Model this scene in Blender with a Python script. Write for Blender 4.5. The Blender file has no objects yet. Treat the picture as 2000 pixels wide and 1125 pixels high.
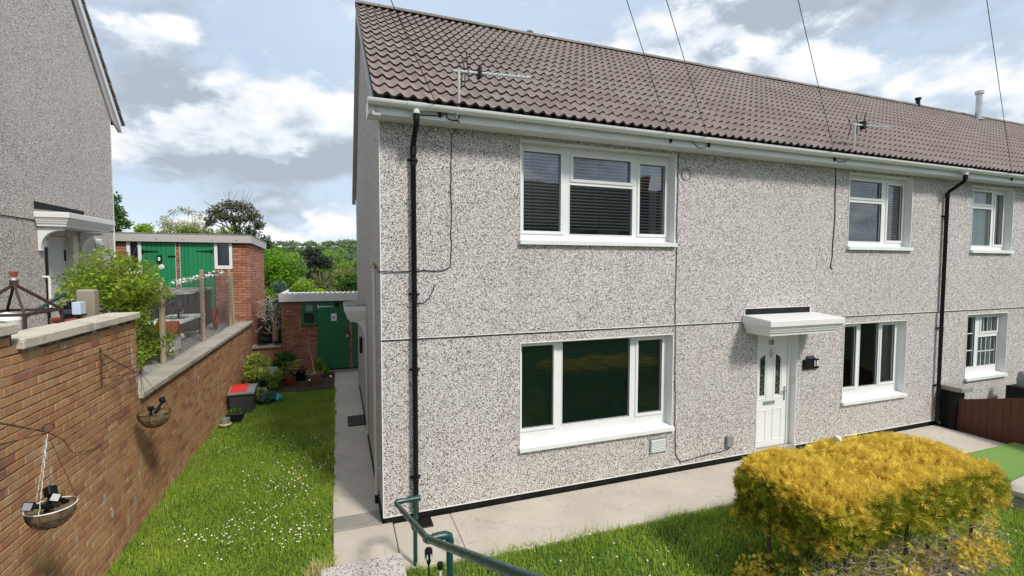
import bpy, bmesh, math, random
import numpy as np
from mathutils import Vector, Matrix
PI = math.pi
random.seed(7)
rng = np.random.default_rng(7)
S = bpy.context.scene
COL = S.collection

# ------------------------------------------------------------------ camera
def cam_basis(yaw, pitch, roll):
    f = Vector((math.sin(yaw)*math.cos(pitch), math.cos(yaw)*math.cos(pitch), math.sin(pitch)))
    r = Vector((math.cos(yaw), -math.sin(yaw), 0)); u = r.cross(f)
    r2 = r*math.cos(roll)+u*math.sin(roll); u2 = -r*math.sin(roll)+u*math.cos(roll)
    return f, r2, u2
CAM = Vector((-.490, -6.098, 3.235))
F_, R_, U_ = cam_basis(.3523, -.0489, .0018)
cd = bpy.data.cameras.new('camera'); cam = bpy.data.objects.new('camera', cd); COL.objects.link(cam)
cd.sensor_width = 36; cd.lens = 920.24*36/2000; cd.clip_start = .05; cd.clip_end = 5000
cam.matrix_world = Matrix(((R_.x, U_.x, -F_.x, CAM.x), (R_.y, U_.y, -F_.y, CAM.y), (R_.z, U_.z, -F_.z, CAM.z), (0, 0, 0, 1)))
S.camera = cam
def to_px(p):
    d = Vector(p)-CAM; z = d.dot(F_)
    if z < .1: return None
    return 1000+920.24*d.dot(R_)/z, 562.5-920.24*d.dot(U_)/z, z

# ------------------------------------------------------------------ light
SUN_EL, SUN_AZ = math.radians(47), math.radians(155)     # azimuth clockwise from +Y
sv = Vector((math.sin(SUN_AZ)*math.cos(SUN_EL), math.cos(SUN_AZ)*math.cos(SUN_EL), math.sin(SUN_EL)))
sl = bpy.data.lights.new('sun', 'SUN'); sl.energy = 2.2; sl.angle = math.radians(9); sl.color = (1, .95, .87)
so = bpy.data.objects.new('sun', sl); COL.objects.link(so); so.rotation_euler = sv.to_track_quat('Z', 'Y').to_euler(); so.location = (0, -10, 30)

class NT:
    """tiny node-tree helper"""
    def __init__(s, nt): s.nt = nt
    def n(s, t, **k):
        nd = s.nt.nodes.new(t)
        ins = k.pop('i', {})
        for a, b in k.items(): setattr(nd, a, b)
        for a, b in ins.items(): s.set(nd, a, b)
        return nd
    def set(s, nd, a, b):
        sock = nd.inputs[a]
        if isinstance(b, bpy.types.NodeSocket): s.nt.links.new(b, sock)
        elif isinstance(b, bpy.types.Node): s.nt.links.new(b.outputs[0], sock)
        else: sock.default_value = b
    def math(s, op, a, b=None, c=None, clamp=False):
        nd = s.n('ShaderNodeMath', operation=op, use_clamp=clamp)
        for k, v in enumerate((a, b, c)):
            if v is not None: s.set(nd, k, v)
        return nd.outputs[0]
    def mix(s, f, a, b, blend='MIX'):
        nd = s.n('ShaderNodeMix', data_type='RGBA', blend_type=blend)
        s.set(nd, 0, f); s.set(nd, 6, a); s.set(nd, 7, b)
        return nd.outputs[2]
    def ramp(s, f, stops, interp='LINEAR'):
        nd = s.n('ShaderNodeValToRGB'); nd.color_ramp.interpolation = interp
        el = nd.color_ramp.elements
        while len(el) < len(stops): el.new(.5)
        for e, (p, c) in zip(el, stops):
            e.position = p; e.color = (*c, 1) if len(c) == 3 else c
        s.set(nd, 0, f); return nd.outputs[0]
    def noise(s, vec, scale, detail=3, rough=.5, dist=0, out=0):
        nd = s.n('ShaderNodeTexNoise', i={'Scale': scale, 'Detail': detail, 'Roughness': rough, 'Distortion': dist})
        if vec is not None: s.set(nd, 'Vector', vec)
        return nd.outputs[out]
    def mapr(s, v, a, b, c=0., d=1.):
        nd = s.n('ShaderNodeMapRange', clamp=True)
        for k, x in enumerate((v, a, b, c, d)): s.set(nd, k, x)
        return nd.outputs[0]
def rgb(h):
    "sRGB hex -> linear rgba"
    c = [int(h[k:k+2], 16)/255 for k in (0, 2, 4)]
    return tuple(x/12.92 if x <= .04045 else ((x+.055)/1.055)**2.4 for x in c)+(1,)

W = bpy.data.worlds.new('World'); S.world = W; W.use_nodes = True
t = NT(W.node_tree); W.node_tree.nodes.clear()
sky = t.n('ShaderNodeTexSky', sky_type='NISHITA', sun_disc=False, sun_elevation=SUN_EL, sun_rotation=SUN_AZ, air_density=1.0, dust_density=1.2, ozone_density=1.2, altitude=50)
tc = t.n('ShaderNodeTexCoord'); D = tc.outputs['Generated']
sep = t.n('ShaderNodeSeparateXYZ', i={0: D})
elev = sep.outputs[2]
# clouds live on a gently curved layer so that they crowd together towards the horizon
zz = t.math('ADD', t.math('MAXIMUM', elev, 0.0), .22)
px = t.math('DIVIDE', sep.outputs[0], zz); py = t.math('DIVIDE', sep.outputs[1], zz)
def cloud_vec(dz, ox, oy):
    z2 = t.math('ADD', zz, dz)
    a = t.math('DIVIDE', sep.outputs[0], z2); b = t.math('DIVIDE', sep.outputs[1], z2)
    return t.n('ShaderNodeCombineXYZ', i={0: t.math('ADD', a, ox), 1: t.math('ADD', b, oy), 2: t.math('MULTIPLY', z2, 2.2)}).outputs[0]
def puff(dx, dy, dz, rx, rz):
    "soft extra cloud around a direction"
    d = Vector((dx, dy, 0)).normalized(); ax = Vector((d.y, -d.x, 0))
    a = t.n('ShaderNodeVectorMath', operation='DOT_PRODUCT', i={0: D, 1: ax}).outputs['Value']
    u = t.math('MULTIPLY', a, 1/rx); v = t.math('MULTIPLY', t.math('SUBTRACT', elev, dz), 1/rz)
    fr = t.n('ShaderNodeVectorMath', operation='DOT_PRODUCT', i={0: D, 1: d}).outputs['Value']
    r2 = t.math('ADD', t.math('MULTIPLY', u, u), t.math('MULTIPLY', v, v))
    g = t.math('POWER', 2.718, t.math('MULTIPLY', r2, -1.0))
    return t.math('MULTIPLY', g, t.math('GREATER_THAN', fr, 0.0))
def ball(dz, scale, off):
    v = t.n('ShaderNodeCombineXYZ', i={0: sep.outputs[0], 1: sep.outputs[1], 2: t.math('MULTIPLY', t.math('ADD', elev, dz), 1.9)}).outputs[0]
    return t.n('ShaderNodeVectorMath', operation='MULTIPLY_ADD', i={0: v, 1: (scale,)*3, 2: off}).outputs[0]
def dens(dz):
    v = ball(dz, 1.0, (2.3, 5.1, .7))
    a = t.noise(v, 4.2, 10, .54, .0); b = t.noise(v, 1.3, 3, .5)
    return t.math('ADD', t.math('MULTIPLY', a, .72), t.math('MULTIPLY', b, .30))
d0 = dens(0.0); d1 = dens(.035)
extra = t.math('MULTIPLY', puff(-.19, .95, .235, .17, .055), .26)
extra = t.math('ADD', extra, t.math('MULTIPLY', puff(.00, .95, .205, .10, .035), .16))
extra = t.math('ADD', extra, t.math('MULTIPLY', puff(.75, .66, .45, .30, .14), .10))
extra = t.math('SUBTRACT', extra, t.math('MULTIPLY', puff(.52, .78, .50, .10, .10), .12))
extra = t.math('SUBTRACT', extra, t.math('MULTIPLY', puff(-.05, .95, .40, .35, .06), .08))
dd = t.math('ADD', d0, extra)
cov = t.mapr(dd, .455, .545)
thin = t.noise(cloud_vec(0, 11.3, 2.9), .55, 6, .55, .4)
veil = t.mapr(thin, .22, .66, .5, .97)
shade = t.math('MULTIPLY', t.math('SUBTRACT', d0, d1), 7.0)
low = t.mapr(dd, .60, .80)
lit = t.math('SUBTRACT', t.math('ADD', shade, .56), t.math('MULTIPLY', low, .10), clamp=True)
base_ = t.mapr(t.math('SUBTRACT', dens(.085), d0), -.01, .06)
lit = t.math('SUBTRACT', lit, t.math('MULTIPLY', base_, .55), clamp=True)
ccol = t.ramp(lit, [(0.0, (2.9, 3.3, 3.85)), (.35, (3.9, 4.4, 5.0)), (.62, (5.4, 5.8, 6.2)), (1., (7.0, 7.0, 6.95))])
skyb = t.mix(veil, sky.outputs[0], (4.15, 4.95, 5.95, 1))
skyc = t.mix(t.math('MULTIPLY', cov, .96), skyb, ccol)
hor = t.mapr(elev, .0, .09, .55, 0.)
skyc = t.mix(hor, skyc, (5.9, 6.5, 7.1, 1))
bg = t.n('ShaderNodeBackground', i={0: skyc, 1: .095})
wo = t.n('ShaderNodeOutputWorld', i={0: bg})
S.view_settings.view_transform = 'Standard'; S.view_settings.look = 'None'
S.view_settings.exposure = 0.72; S.view_settings.gamma = 1; S.view_settings.use_curve_mapping = False
S.render.engine = 'CYCLES'
S.cycles.max_bounces = 8; S.cycles.transparent_max_bounces = 16
S.cycles.sample_clamp_indirect = 6

# ------------------------------------------------------------------ materials
MATS = {}
def mat(name, base, rough=.6, metal=0, spec=.5, bump=None):
    """base: colour or function(t)->socket; bump: function(t)->(height socket, distance)"""
    if name in MATS: return MATS[name]
    m = bpy.data.materials.new(name); m.use_nodes = True; m.node_tree.nodes.clear()
    t = NT(m.node_tree)
    b = t.n('ShaderNodeBsdfPrincipled')
    if callable(base): base = base(t)
    if isinstance(base, tuple) and len(base) == 3: base = (*base, 1)
    t.set(b, 'Base Color', base)
    if callable(rough): rough = rough(t)
    t.set(b, 'Roughness', rough); b.inputs['Metallic'].default_value = metal; b.inputs['Specular IOR Level'].default_value = spec
    if bump:
        h, dist = bump(t); t.set(b, 'Normal', t.n('ShaderNodeBump', i={'Height': h, 'Distance': dist, 'Strength': 1.0}).outputs[0])
    t.n('ShaderNodeOutputMaterial', i={0: b})
    MATS[name] = m; return m
def pos(t): return t.n('ShaderNodeNewGeometry').outputs['Position']
def vor(t, vec, scale, out='Color', feature='F1', rnd=1):
    nd = t.n('ShaderNodeTexVoronoi', feature=feature, i={'Scale': scale, 'Randomness': rnd}); t.set(nd, 'Vector', vec); return nd.outputs[out]
def sepx(t, c, k=0): return t.n('ShaderNodeSeparateColor', i={0: c}).outputs[k]
def rnd_tint(t):
    "random per brick: object random plus the 'rnd' attribute of joined pieces"
    r = t.n('ShaderNodeObjectInfo').outputs['Random']
    a = t.n('ShaderNodeAttribute', attribute_name='rnd').outputs['Fac']
    return t.math('FRACT', t.math('ADD', r, a))

def dash(light, dark, pink, share):
    def f(t):
        p = pos(t)
        wob = t.n('ShaderNodeVectorMath', operation='MULTIPLY_ADD', i={0: t.noise(p, 40, 1, .5, 0, 1), 1: (.02, .02, .02), 2: p}).outputs[0]
        c = vor(t, wob, 118)
        r = sepx(t, c, 0); g = sepx(t, c, 1)
        drift = t.math('MULTIPLY', t.math('SUBTRACT', t.noise(p, .9, 4, .6), .5), .22)
        r = t.math('ADD', r, drift)
        col = t.ramp(r, [(0, dark), (share-.16, dark), (share-.02, tuple(.45*a+.3*b for a, b in zip(dark, light))), (share+.06, light), (1, tuple(min(1, 1.12*a) for a in light))])
        col = t.mix(t.mapr(g, .86, .93, 0, .75), col, (*pink, 1))
        big = t.noise(p, .45, 5, .65)
        col = t.mix(t.mapr(big, .35, .75, 0, .24), col, (.33, .31, .28, 1))
        sv_ = t.n('ShaderNodeVectorMath', operation='MULTIPLY', i={0: p, 1: (1, 1, .12)}).outputs[0]
        col = t.mix(t.mapr(t.noise(sv_, 4.5, 4, .6), .56, .72, 0, .22), col, (.22, .20, .18, 1))
        return col
    return f
def dash_bump(t):
    p = pos(t)
    return t.math('MULTIPLY', vor(t, p, 118, 'Distance'), -1.0), .005
M_DASH = mat('pebbledash', dash((.69, .655, .64), (.026, .021, .019), (.45, .30, .26), .35), .85, bump=dash_bump)
M_DASH2 = mat('pebbledash_brown', dash((.76, .71, .67), (.06, .048, .042), (.40, .29, .24), .40), .85, bump=dash_bump)

def white_f(c, dirt=.22):
    def f(t):
        p = pos(t); n = t.noise(p, 2.2, 5, .65)
        return t.mix(t.mapr(n, .45, .8, 0, dirt), (*c, 1), (.42, .41, .36, 1))
    return f
M_UPVC = mat('white_upvc', white_f((.74, .75, .74)), .28)
M_TRIM = mat('white_trim', white_f((.72, .72, .70), .2), .42)
M_SOFF = mat('white_fascia', white_f((.74, .76, .77), .15), .35)
M_BARGE = mat('grey_bargeboard', white_f((.45, .43, .41), .3), .6)
M_CREAM = mat('cream_paint', white_f((.66, .63, .56), .35), .5)
M_BLACK = mat('black_plastic', lambda t: t.mix(t.mapr(t.noise(pos(t), 6, 4, .6), .5, .8), (.005, .005, .006, 1), (.014, .014, .014, 1)), .45, 0, .25)
M_DARK = mat('dark_paint', lambda t: t.mix(t.mapr(t.noise(pos(t), 3, 5, .7), .45, .75), (.006, .006, .006, 1), (.022, .022, .02, 1)), .6, 0, .25)
M_PIPEG = mat('grey_pipe', (.55, .56, .55), .4)
M_CABLE = mat('black_cable', (.012, .012, .012), .6)
M_STEEL = mat('galvanised_steel', lambda t: t.mix(t.noise(pos(t), 9, 3), (.42, .43, .44, 1), (.62, .62, .62, 1)), .38, .75)
M_RUST = mat('rusty_iron', lambda t: t.mix(t.mapr(t.noise(pos(t), 30, 4), .4, .65), (.035, .022, .018, 1), (.16, .07, .035, 1)), .75, .2)
M_BRASS = mat('brass_fitting', (.55, .40, .12), .4, .7)
M_CHROME = mat('chrome', (.7, .7, .7), .15, 1.0)
M_INK = mat('black_lettering', (.01, .01, .01), .5)
M_WINK = mat('white_lettering', (.8, .8, .8), .5)

def conc(c0, c1, sp=.5):
    def f(t):
        p = pos(t)
        a = t.noise(p, 1.1, 6, .65); b = t.noise(p, 60, 3, .7)
        col = t.mix(t.mapr(a, .35, .68), (*c0, 1), (*c1, 1))
        col = t.mix(t.mapr(b, .52, .72, 0, sp), col, (*[x*.62 for x in c1], 1))
        st = t.noise(p, 3.5, 5, .7, 1.0)
        col = t.mix(t.mapr(st, .56, .76, 0, .5), col, (.20, .185, .15, 1))
        wp = t.n('ShaderNodeVectorMath', operation='MULTIPLY_ADD', i={0: t.noise(p, 2.2, 4, .6, 0, 1), 1: (.9, .9, 0), 2: p}).outputs[0]
        cr = vor(t, wp, .62, 'Distance', 'DISTANCE_TO_EDGE')
        col = t.mix(t.mapr(cr, .001, .004, .3, 0), col, (.10, .095, .08, 1))
        sp_ = t.noise(p, 19, 4, .65)
        return t.mix(t.mapr(sp_, .66, .74, 0, .35), col, (.13, .12, .09, 1))
    return f
M_PATH = mat('path_concrete', conc((.56, .505, .43), (.46, .41, .345), .3), .9, bump=lambda t: (t.noise(pos(t), 90, 4, .7), .006))
M_PATCH = mat('rough_concrete', conc((.36, .34, .30), (.27, .25, .22), .8), .95, bump=lambda t: (t.noise(pos(t), 55, 3, .8), .015))
def step_f(t):
    p = pos(t); r = sepx(t, vor(t, p, 55), 0)
    return t.ramp(r, [(0, (.14, .10, .09)), (.12, (.30, .24, .22)), (.3, (.46, .43, .40)), (1, (.56, .53, .49))])
M_STEP = mat('exposed_aggregate', step_f, .9, bump=lambda t: (vor(t, pos(t), 55, 'Distance'), .004))
def coping_f(t):
    p = pos(t); r = rnd_tint(t)
    a = t.noise(p, 2.5, 6, .7); b = t.noise(p, 28, 3, .6)
    col = t.mix(t.mapr(r, 0, 1), (.62, .555, .46, 1), (.50, .45, .38, 1))
    wy = t.n('ShaderNodeSeparateXYZ', i={0: p}).outputs[1]
    old = t.mapr(wy, 1.0, 1.2)
    col = t.mix(t.math('MULTIPLY', old, .75), col, (.33, .305, .255, 1))
    col = t.mix(t.mapr(a, .48, .70, 0, .6), col, (.15, .14, .11, 1))
    return t.mix(t.mapr(b, .60, .72, 0, .5), col, (.10, .095, .08, 1))
M_COPE = mat('coping_concrete', coping_f, .92, bump=lambda t: (t.noise(pos(t), 45, 4, .7), .012))
def brick_f(pal, stain=(.10, .085, .06), lime=.0):
    def f(t):
        p = pos(t); r = rnd_tint(t)
        n = len(pal)
        col = t.ramp(r, [(k/n, c) for k, c in enumerate(pal)], 'CONSTANT')
        a = t.noise(p, 18, 5, .7)
        col = t.mix(t.mapr(a, .35, .75, 0, .55), col, tuple(x*.55 for x in pal[0])+(1,))
        s = t.noise(p, 1.4, 5, .65)
        col = t.mix(t.mapr(s, .52, .74, 0, .42), col, (*stain, 1))
        if lime:
            st = t.n('ShaderNodeVectorMath', operation='MULTIPLY', i={0: p, 1: (1, 1, .28)}).outputs[0]
            l = t.noise(st, 7, 4, .7); w = t.noise(p, .7, 2)
            col = t.mix(t.math('MULTIPLY', t.mapr(l, .58, .68), t.mapr(w, .46, .62, .1, lime)), col, (.58, .54, .49, 1))
        return col
    return f
BR_O = [(.45, .235, .105), (.49, .27, .13), (.43, .215, .10), (.50, .295, .15), (.41, .19, .095), (.47, .255, .115), (.33, .135, .08), (.48, .245, .115)]
BR_R = [(.40, .165, .10), (.44, .19, .115), (.34, .14, .09), (.47, .225, .14), (.30, .115, .075), (.41, .18, .11)]
bb = lambda t: (t.noise(pos(t), 70, 4, .7), .006)
M_BRICK = mat('orange_brick', brick_f(BR_O, lime=1.0), .9, bump=bb)
M_BRICK2 = mat('red_brick', brick_f(BR_R, lime=.35), .9, bump=bb)
M_MORTAR = mat('mortar', lambda t: t.mix(t.mapr(t.noise(pos(t), 2.6, 6, .7), .46, .64), (.075, .06, .045, 1), (.60, .55, .48, 1)), .95)
M_MORTAR2 = mat('mortar_dark', lambda t: t.mix(t.mapr(t.noise(pos(t), 3.3, 6, .7), .5, .72), (.10, .065, .05, 1), (.34, .28, .24, 1)), .95)
def tile_f(t):
    p = pos(t); r = rnd_tint(t)
    a = t.noise(p, 26, 4, .65); b = t.noise(p, .8, 4, .6)
    col = t.mix(r, (.205, .160, .142, 1), (.270, .216, .194, 1))
    col = t.mix(t.mapr(a, .40, .70, 0, .5), col, (.15, .118, .108, 1))
    col = t.mix(t.mapr(b, .4, .7, 0, .35), col, (.32, .275, .265, 1))
    lich = t.noise(p, 5, 4, .7)
    return t.mix(t.mapr(lich, .66, .74, 0, .55), col, (.34, .29, .16, 1))
M_TILE = mat('roof_tile', tile_f, .88, bump=lambda t: (t.noise(pos(t), 120, 3, .7), .002))
M_TILE_EDGE = mat('dark_tile_edge', lambda t: t.mix(t.noise(pos(t), 14, 4), (.022, .016, .013, 1), (.05, .035, .03, 1)), .95)  # butt edge of each tile, much darker than its face
M_RIDGE = mat('ridge_tile', lambda t: t.mix(t.mapr(t.noise(pos(t), 4, 6, .7), .40, .66), (.22, .20, .185, 1), (.13, .12, .10, 1)), .9)
M_UNDER = mat('roof_underlay', (.03, .025, .022), .9)
def paint_wood(c, flake=(.42, .36, .28)):
    def f(t):
        p = pos(t); st = t.n('ShaderNodeVectorMath', operation='MULTIPLY', i={0: p, 1: (60, 60, 2.5)}).outputs[0]
        g = t.noise(st, 1.0, 5, .7); w = t.noise(p, 2.0, 3)
        r = rnd_tint(t)
        col = t.mix(t.math('MULTIPLY', r, .35), (*c, 1), (*[x*.6 for x in c], 1))
        return t.mix(t.math('MULTIPLY', t.mapr(g, .66, .74), t.mapr(w, .48, .6)), col, (*flake, 1))
    return f
M_GREEN = mat('green_paint', paint_wood((.010, .150, .052)), .5)
M_GREEN2 = mat('bright_green_paint', paint_wood((.012, .215, .085)), .45)
M_FENCE = mat('red_brown_stain', paint_wood((.105, .026, .012), (.16, .06, .04)), .6)
M_WOOD = mat('weathered_wood', lambda t: t.mix(t.noise(t.n('ShaderNodeVectorMath', operation='MULTIPLY', i={0: pos(t), 1: (40, 40, 3)}).outputs[0], 1, 5, .7), (.20, .15, .10, 1), (.44, .36, .25, 1)), .9)
M_DWOOD = mat('dark_stained_wood', lambda t: t.mix(t.noise(t.n('ShaderNodeVectorMath', operation='MULTIPLY', i={0: pos(t), 1: (30, 30, 4)}).outputs[0], 1, 5, .7), (.030, .014, .011, 1), (.075, .034, .026, 1)), .7)
M_RAIL = mat('dark_green_rail', lambda t: t.mix(t.mapr(t.noise(pos(t), 22, 5, .7), .58, .72), (.008, .050, .044, 1), (.045, .085, .075, 1)), lambda t: t.mapr(t.noise(pos(t), 12, 4), .3, .7, .25, .45), 0, .6)
M_TERRA = mat('terracotta', lambda t: t.mix(t.noise(pos(t), 12, 4), (.36, .10, .05, 1), (.26, .065, .035, 1)), .6)
M_GLAZED = mat('red_glazed_pot', (.30, .055, .025), .2)
M_BROWNPOT = mat('brown_pot', lambda t: t.mix(t.noise(pos(t), 8, 4), (.17, .085, .05, 1), (.26, .15, .09, 1)), .75)
M_COIR = mat('coir_liner', lambda t: t.mix(t.noise(pos(t), 45, 5, .75), (.06, .036, .018, 1), (.40, .29, .15, 1)), .95, bump=lambda t: (t.noise(pos(t), 90, 4, .8), .02))
M_SOIL = mat('soil', lambda t: t.mix(t.noise(pos(t), 16, 6, .75), (.035, .024, .016, 1), (.12, .085, .055, 1)), .98, bump=lambda t: (t.noise(pos(t), 25, 5, .7), .05))
M_TEAL = mat('teal_bag', (.02, .40, .36), .35)
M_RED = mat('red_plastic', (.62, .03, .02), .35)
M_GREYP = mat('grey_plastic', (.22, .23, .24), .4)
M_SLATEP = mat('slate_plastic', lambda t: t.mix(t.noise(pos(t), 5, 3), (.028, .030, .036, 1), (.05, .052, .058, 1)), .4)
M_CLOTH = mat('cream_pot_glaze', (.55, .48, .33), .4)
M_BLUEWHITE = mat('pale_blue_plastic', (.52, .60, .72), .4)
M_SOLAR = mat('solar_cell', (.012, .014, .03), .15)
M_FELT = mat('roof_felt', lambda t: t.mix(t.noise(pos(t), 7, 5, .7), (.17, .17, .155, 1), (.34, .33, .30, 1)), .95)
M_MESHG = mat('wire_netting', (.16, .16, .155), .5, .3)
M_RUBBER = mat('rubber', (.02, .019, .018), .85)
M_GRAVEL = mat('pale_gravel', lambda t: t.mix(sepx(t, vor(t, pos(t), 38)), (.17, .16, .15, 1), (.46, .44, .41, 1)), .95, bump=lambda t: (vor(t, pos(t), 38, 'Distance'), .02))
M_GROUND = mat('turf_soil', lambda t: t.mix(t.noise(pos(t), 3.5, 6, .7), (.030, .060, .010, 1), (.055, .10, .020, 1)), .95)
M_TURF = mat('artificial_turf', lambda t: t.mix(t.noise(pos(t), 90, 4, .7), (.19, .36, .07, 1), (.28, .47, .12, 1)), .95, bump=lambda t: (t.noise(pos(t), 160, 3, .8), .02))
M_ASPH = mat('asphalt', lambda t: t.mix(t.noise(pos(t), 40, 4), (.04, .04, .04, 1), (.065, .065, .063, 1)), .9)
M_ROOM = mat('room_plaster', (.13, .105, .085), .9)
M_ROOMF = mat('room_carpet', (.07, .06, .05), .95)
M_BLIND = mat('blind_slat', (.85, .85, .85), .45)
M_BLINDD = mat('reflection_green_slat', (.15, .27, .17), .5)  # the lawn's green reflection is put into the slat colour
M_CURT = mat('curtain', (.50, .62, .58), .9)
M_CURTW = mat('white_curtain', (.72, .75, .74), .9)

def glass_mat(ior, tint):
    m = bpy.data.materials.new('window_glass'); m.use_nodes = True; m.node_tree.nodes.clear(); t = NT(m.node_tree)
    tr = t.n('ShaderNodeBsdfTransparent', i={0: (*tint, 1)})
    gl = t.n('ShaderNodeBsdfGlossy', i={0: (.95, .98, 1, 1), 'Roughness': .0})
    wv = t.n('ShaderNodeBump', i={'Height': t.noise(pos(t), 1.6, 2), 'Distance': .006, 'Strength': .5})
    t.set(gl, 'Normal', wv.outputs[0])
    fr = t.n('ShaderNodeFresnel', i={'IOR': ior})
    mx = t.n('ShaderNodeMixShader', i={0: fr.outputs[0], 1: tr, 2: gl})
    t.n('ShaderNodeOutputMaterial', i={0: mx}); return m
M_GLASS = glass_mat(2.35, (.86, .9, .88)); M_GLASSP = glass_mat(1.45, (.92, .95, .93)); M_GLASSD = glass_mat(1.5, (.66, .74, .68))
M_DGLASS = mat('dark_glazing', (.006, .008, .012), .05, 0, .8)
def leaded(t):
    p = pos(t); s = t.n('ShaderNodeVectorMath', operation='MULTIPLY', i={0: p, 1: (1, 1, .5)}).outputs[0]
    v = vor(t, s, 22, 'Distance', 'DISTANCE_TO_EDGE')
    return t.mix(t.mapr(v, .04, .10), (.10, .12, .11, 1), (.004, .010, .010, 1))
M_LEAD = mat('leaded_glazing', leaded, .12)

def leaf_mat(name, c0, c1, trans=.35, rough=.55):
    m = bpy.data.materials.new(name); m.use_nodes = True; m.node_tree.nodes.clear(); t = NT(m.node_tree)
    a = t.n('ShaderNodeAttribute', attribute_name='rnd').outputs['Fac']
    col = t.mix(a, (*c0, 1), (*c1, 1))
    b = t.n('ShaderNodeBsdfPrincipled', i={'Base Color': col, 'Roughness': rough, 'Specular IOR Level': .3})
    tl = t.n('ShaderNodeBsdfTranslucent', i={0: t.mix(.5, col, (.30, .42, .04, 1), 'MULTIPLY')})
    t.set(tl, 0, t.mix(.35, col, (*[min(1, 1.6*x) for x in c1], 1)))
    mx = t.n('ShaderNodeMixShader', i={0: trans, 1: b, 2: tl})
    t.n('ShaderNodeOutputMaterial', i={0: mx}); return m
M_GRASS = leaf_mat('grass_blade', (.105, .215, .022), (.47, .60, .09), .45)
M_BARK = mat('bark', lambda t: t.mix(t.noise(pos(t), 12, 5, .7), (.06, .045, .032, 1), (.16, .125, .09, 1)), .95)
M_TWIG = mat('dead_twig', lambda t: t.mix(t.noise(pos(t), 20, 3), (.34, .26, .19, 1), (.66, .57, .45, 1)), .95)
M_PETAL = mat('daisy_petal', (.85, .85, .82), .6)
M_YELL = mat('yellow_petal', (.75, .50, .02), .6)

# ------------------------------------------------------------------ mesh helpers
class MB:
    def __init__(s): s.v = []; s.f = []; s.m = []; s.r = []; s.cur = 0; s.rnd = 0.
    def add(s, vs, fs):
        o = len(s.v); s.v += [tuple(v) for v in vs]
        for f in fs: s.f.append([o+k for k in f]); s.m.append(s.cur); s.r.append(s.rnd)
        return s
    def box(s, x0, x1, y0, y1, z0, z1, mtx=None):
        vs = [Vector((x, y, z)) for z in (z0, z1) for y in (y0, y1) for x in (x0, x1)]
        if mtx is not None: vs = [mtx @ v for v in vs]
        return s.add(vs, [(0, 2, 3, 1), (4, 5, 7, 6), (0, 1, 5, 4), (2, 6, 7, 3), (0, 4, 6, 2), (1, 3, 7, 5)])
    def bbox(s, x0, x1, y0, y1, z0, z1, b=.006, mtx=None):
        "bevelled box"
        bm = bmesh.new(); bmesh.ops.create_cube(bm, size=1)
        for v in bm.verts: v.co = Vector((x0+(v.co.x+.5)*(x1-x0), y0+(v.co.y+.5)*(y1-y0), z0+(v.co.z+.5)*(z1-z0)))
        bmesh.ops.bevel(bm, geom=bm.edges[:], offset=b, segments=1, affect='EDGES')
        bm.verts.ensure_lookup_table(); bm.verts.index_update()
        vs = [mtx @ v.co if mtx is not None else v.co.copy() for v in bm.verts]
        fs = [[v.index for v in f.verts] for f in bm.faces]; bm.free()
        return s.add(vs, fs)
    def quad(s, *p): return s.add(p, [tuple(range(len(p)))])
    def tube(s, pts, r, n=8, caps=True):
        pts = [Vector(p) for p in pts]; rs = r if isinstance(r, (list, tuple)) else [r]*len(pts)
        rings = []; up = None
        for k, p in enumerate(pts):
            d = (pts[min(k+1, len(pts)-1)]-pts[max(k-1, 0)])
            d = d.normalized() if d.length > 1e-9 else Vector((0, 0, 1))
            if up is None: up = d.orthogonal().normalized()
            a = (up-d*up.dot(d))
            a = a.normalized() if a.length > 1e-6 else d.orthogonal().normalized()
            up = a; b = d.cross(a)
            rings.append([p+(a*math.cos(2*PI*j/n)+b*math.sin(2*PI*j/n))*rs[k] for j in range(n)])
        vs = [v for rg in rings for v in rg]; fs = []
        for k in range(len(pts)-1):
            for j in range(n): fs.append((k*n+j, k*n+(j+1) % n, (k+1)*n+(j+1) % n, (k+1)*n+j))
        if caps: fs += [tuple(range(n-1, -1, -1)), tuple(range((len(pts)-1)*n, len(pts)*n))]
        return s.add(vs, fs)
    def lathe(s, prof, c=(0, 0, 0), n=16, axis=None):
        "profile [(r, z)] around z through c"
        c = Vector(c); vs = []; fs = []
        for r, z in prof:
            for j in range(n): vs.append(c+Vector((r*math.cos(2*PI*j/n), r*math.sin(2*PI*j/n), z)))
        for k in range(len(prof)-1):
            for j in range(n): fs.append((k*n+j, k*n+(j+1) % n, (k+1)*n+(j+1) % n, (k+1)*n+j))
        return s.add(vs, fs)
    def prism(s, poly, ax, a, b):
        "polygon in the plane across axis ax, extruded from a to b"
        def P(u, v, w): return ((w, u, v), (u, w, v), (u, v, w))[ax]
        n = len(poly); vs = [P(u, v, a) for u, v in poly]+[P(u, v, b) for u, v in poly]
        fs = [tuple(range(n)), tuple(range(2*n-1, n-1, -1))]+[(k, k+n, (k+1) % n+n, (k+1) % n) for k in range(n)]
        return s.add(vs, fs)
    def mesh(s, name, mats, smooth=False):
        me = bpy.data.meshes.new(name); me.from_pydata(s.v, [], s.f)
        for m in (mats if isinstance(mats, (list, tuple)) else [mats]): me.materials.append(m)
        me.polygons.foreach_set('material_index', s.m)
        if any(s.r):
            at = me.attributes.new('rnd', 'FLOAT', 'FACE'); at.data.foreach_set('value', s.r)
        if smooth: me.polygons.foreach_set('use_smooth', [True]*len(s.f))
        if len(s.f) > 1:
            bm = bmesh.new(); bm.from_mesh(me); bmesh.ops.recalc_face_normals(bm, faces=bm.faces); bm.to_mesh(me); bm.free()
        if smooth: me.set_sharp_from_angle(angle=math.radians(40))
        me.update(); return me
    def build(s, name, mats, parent=None, smooth=False, origin=None, kind=None, label=None):
        me = s.mesh(name, mats, smooth)
        return link(name, me, parent, origin, kind, label)
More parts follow.
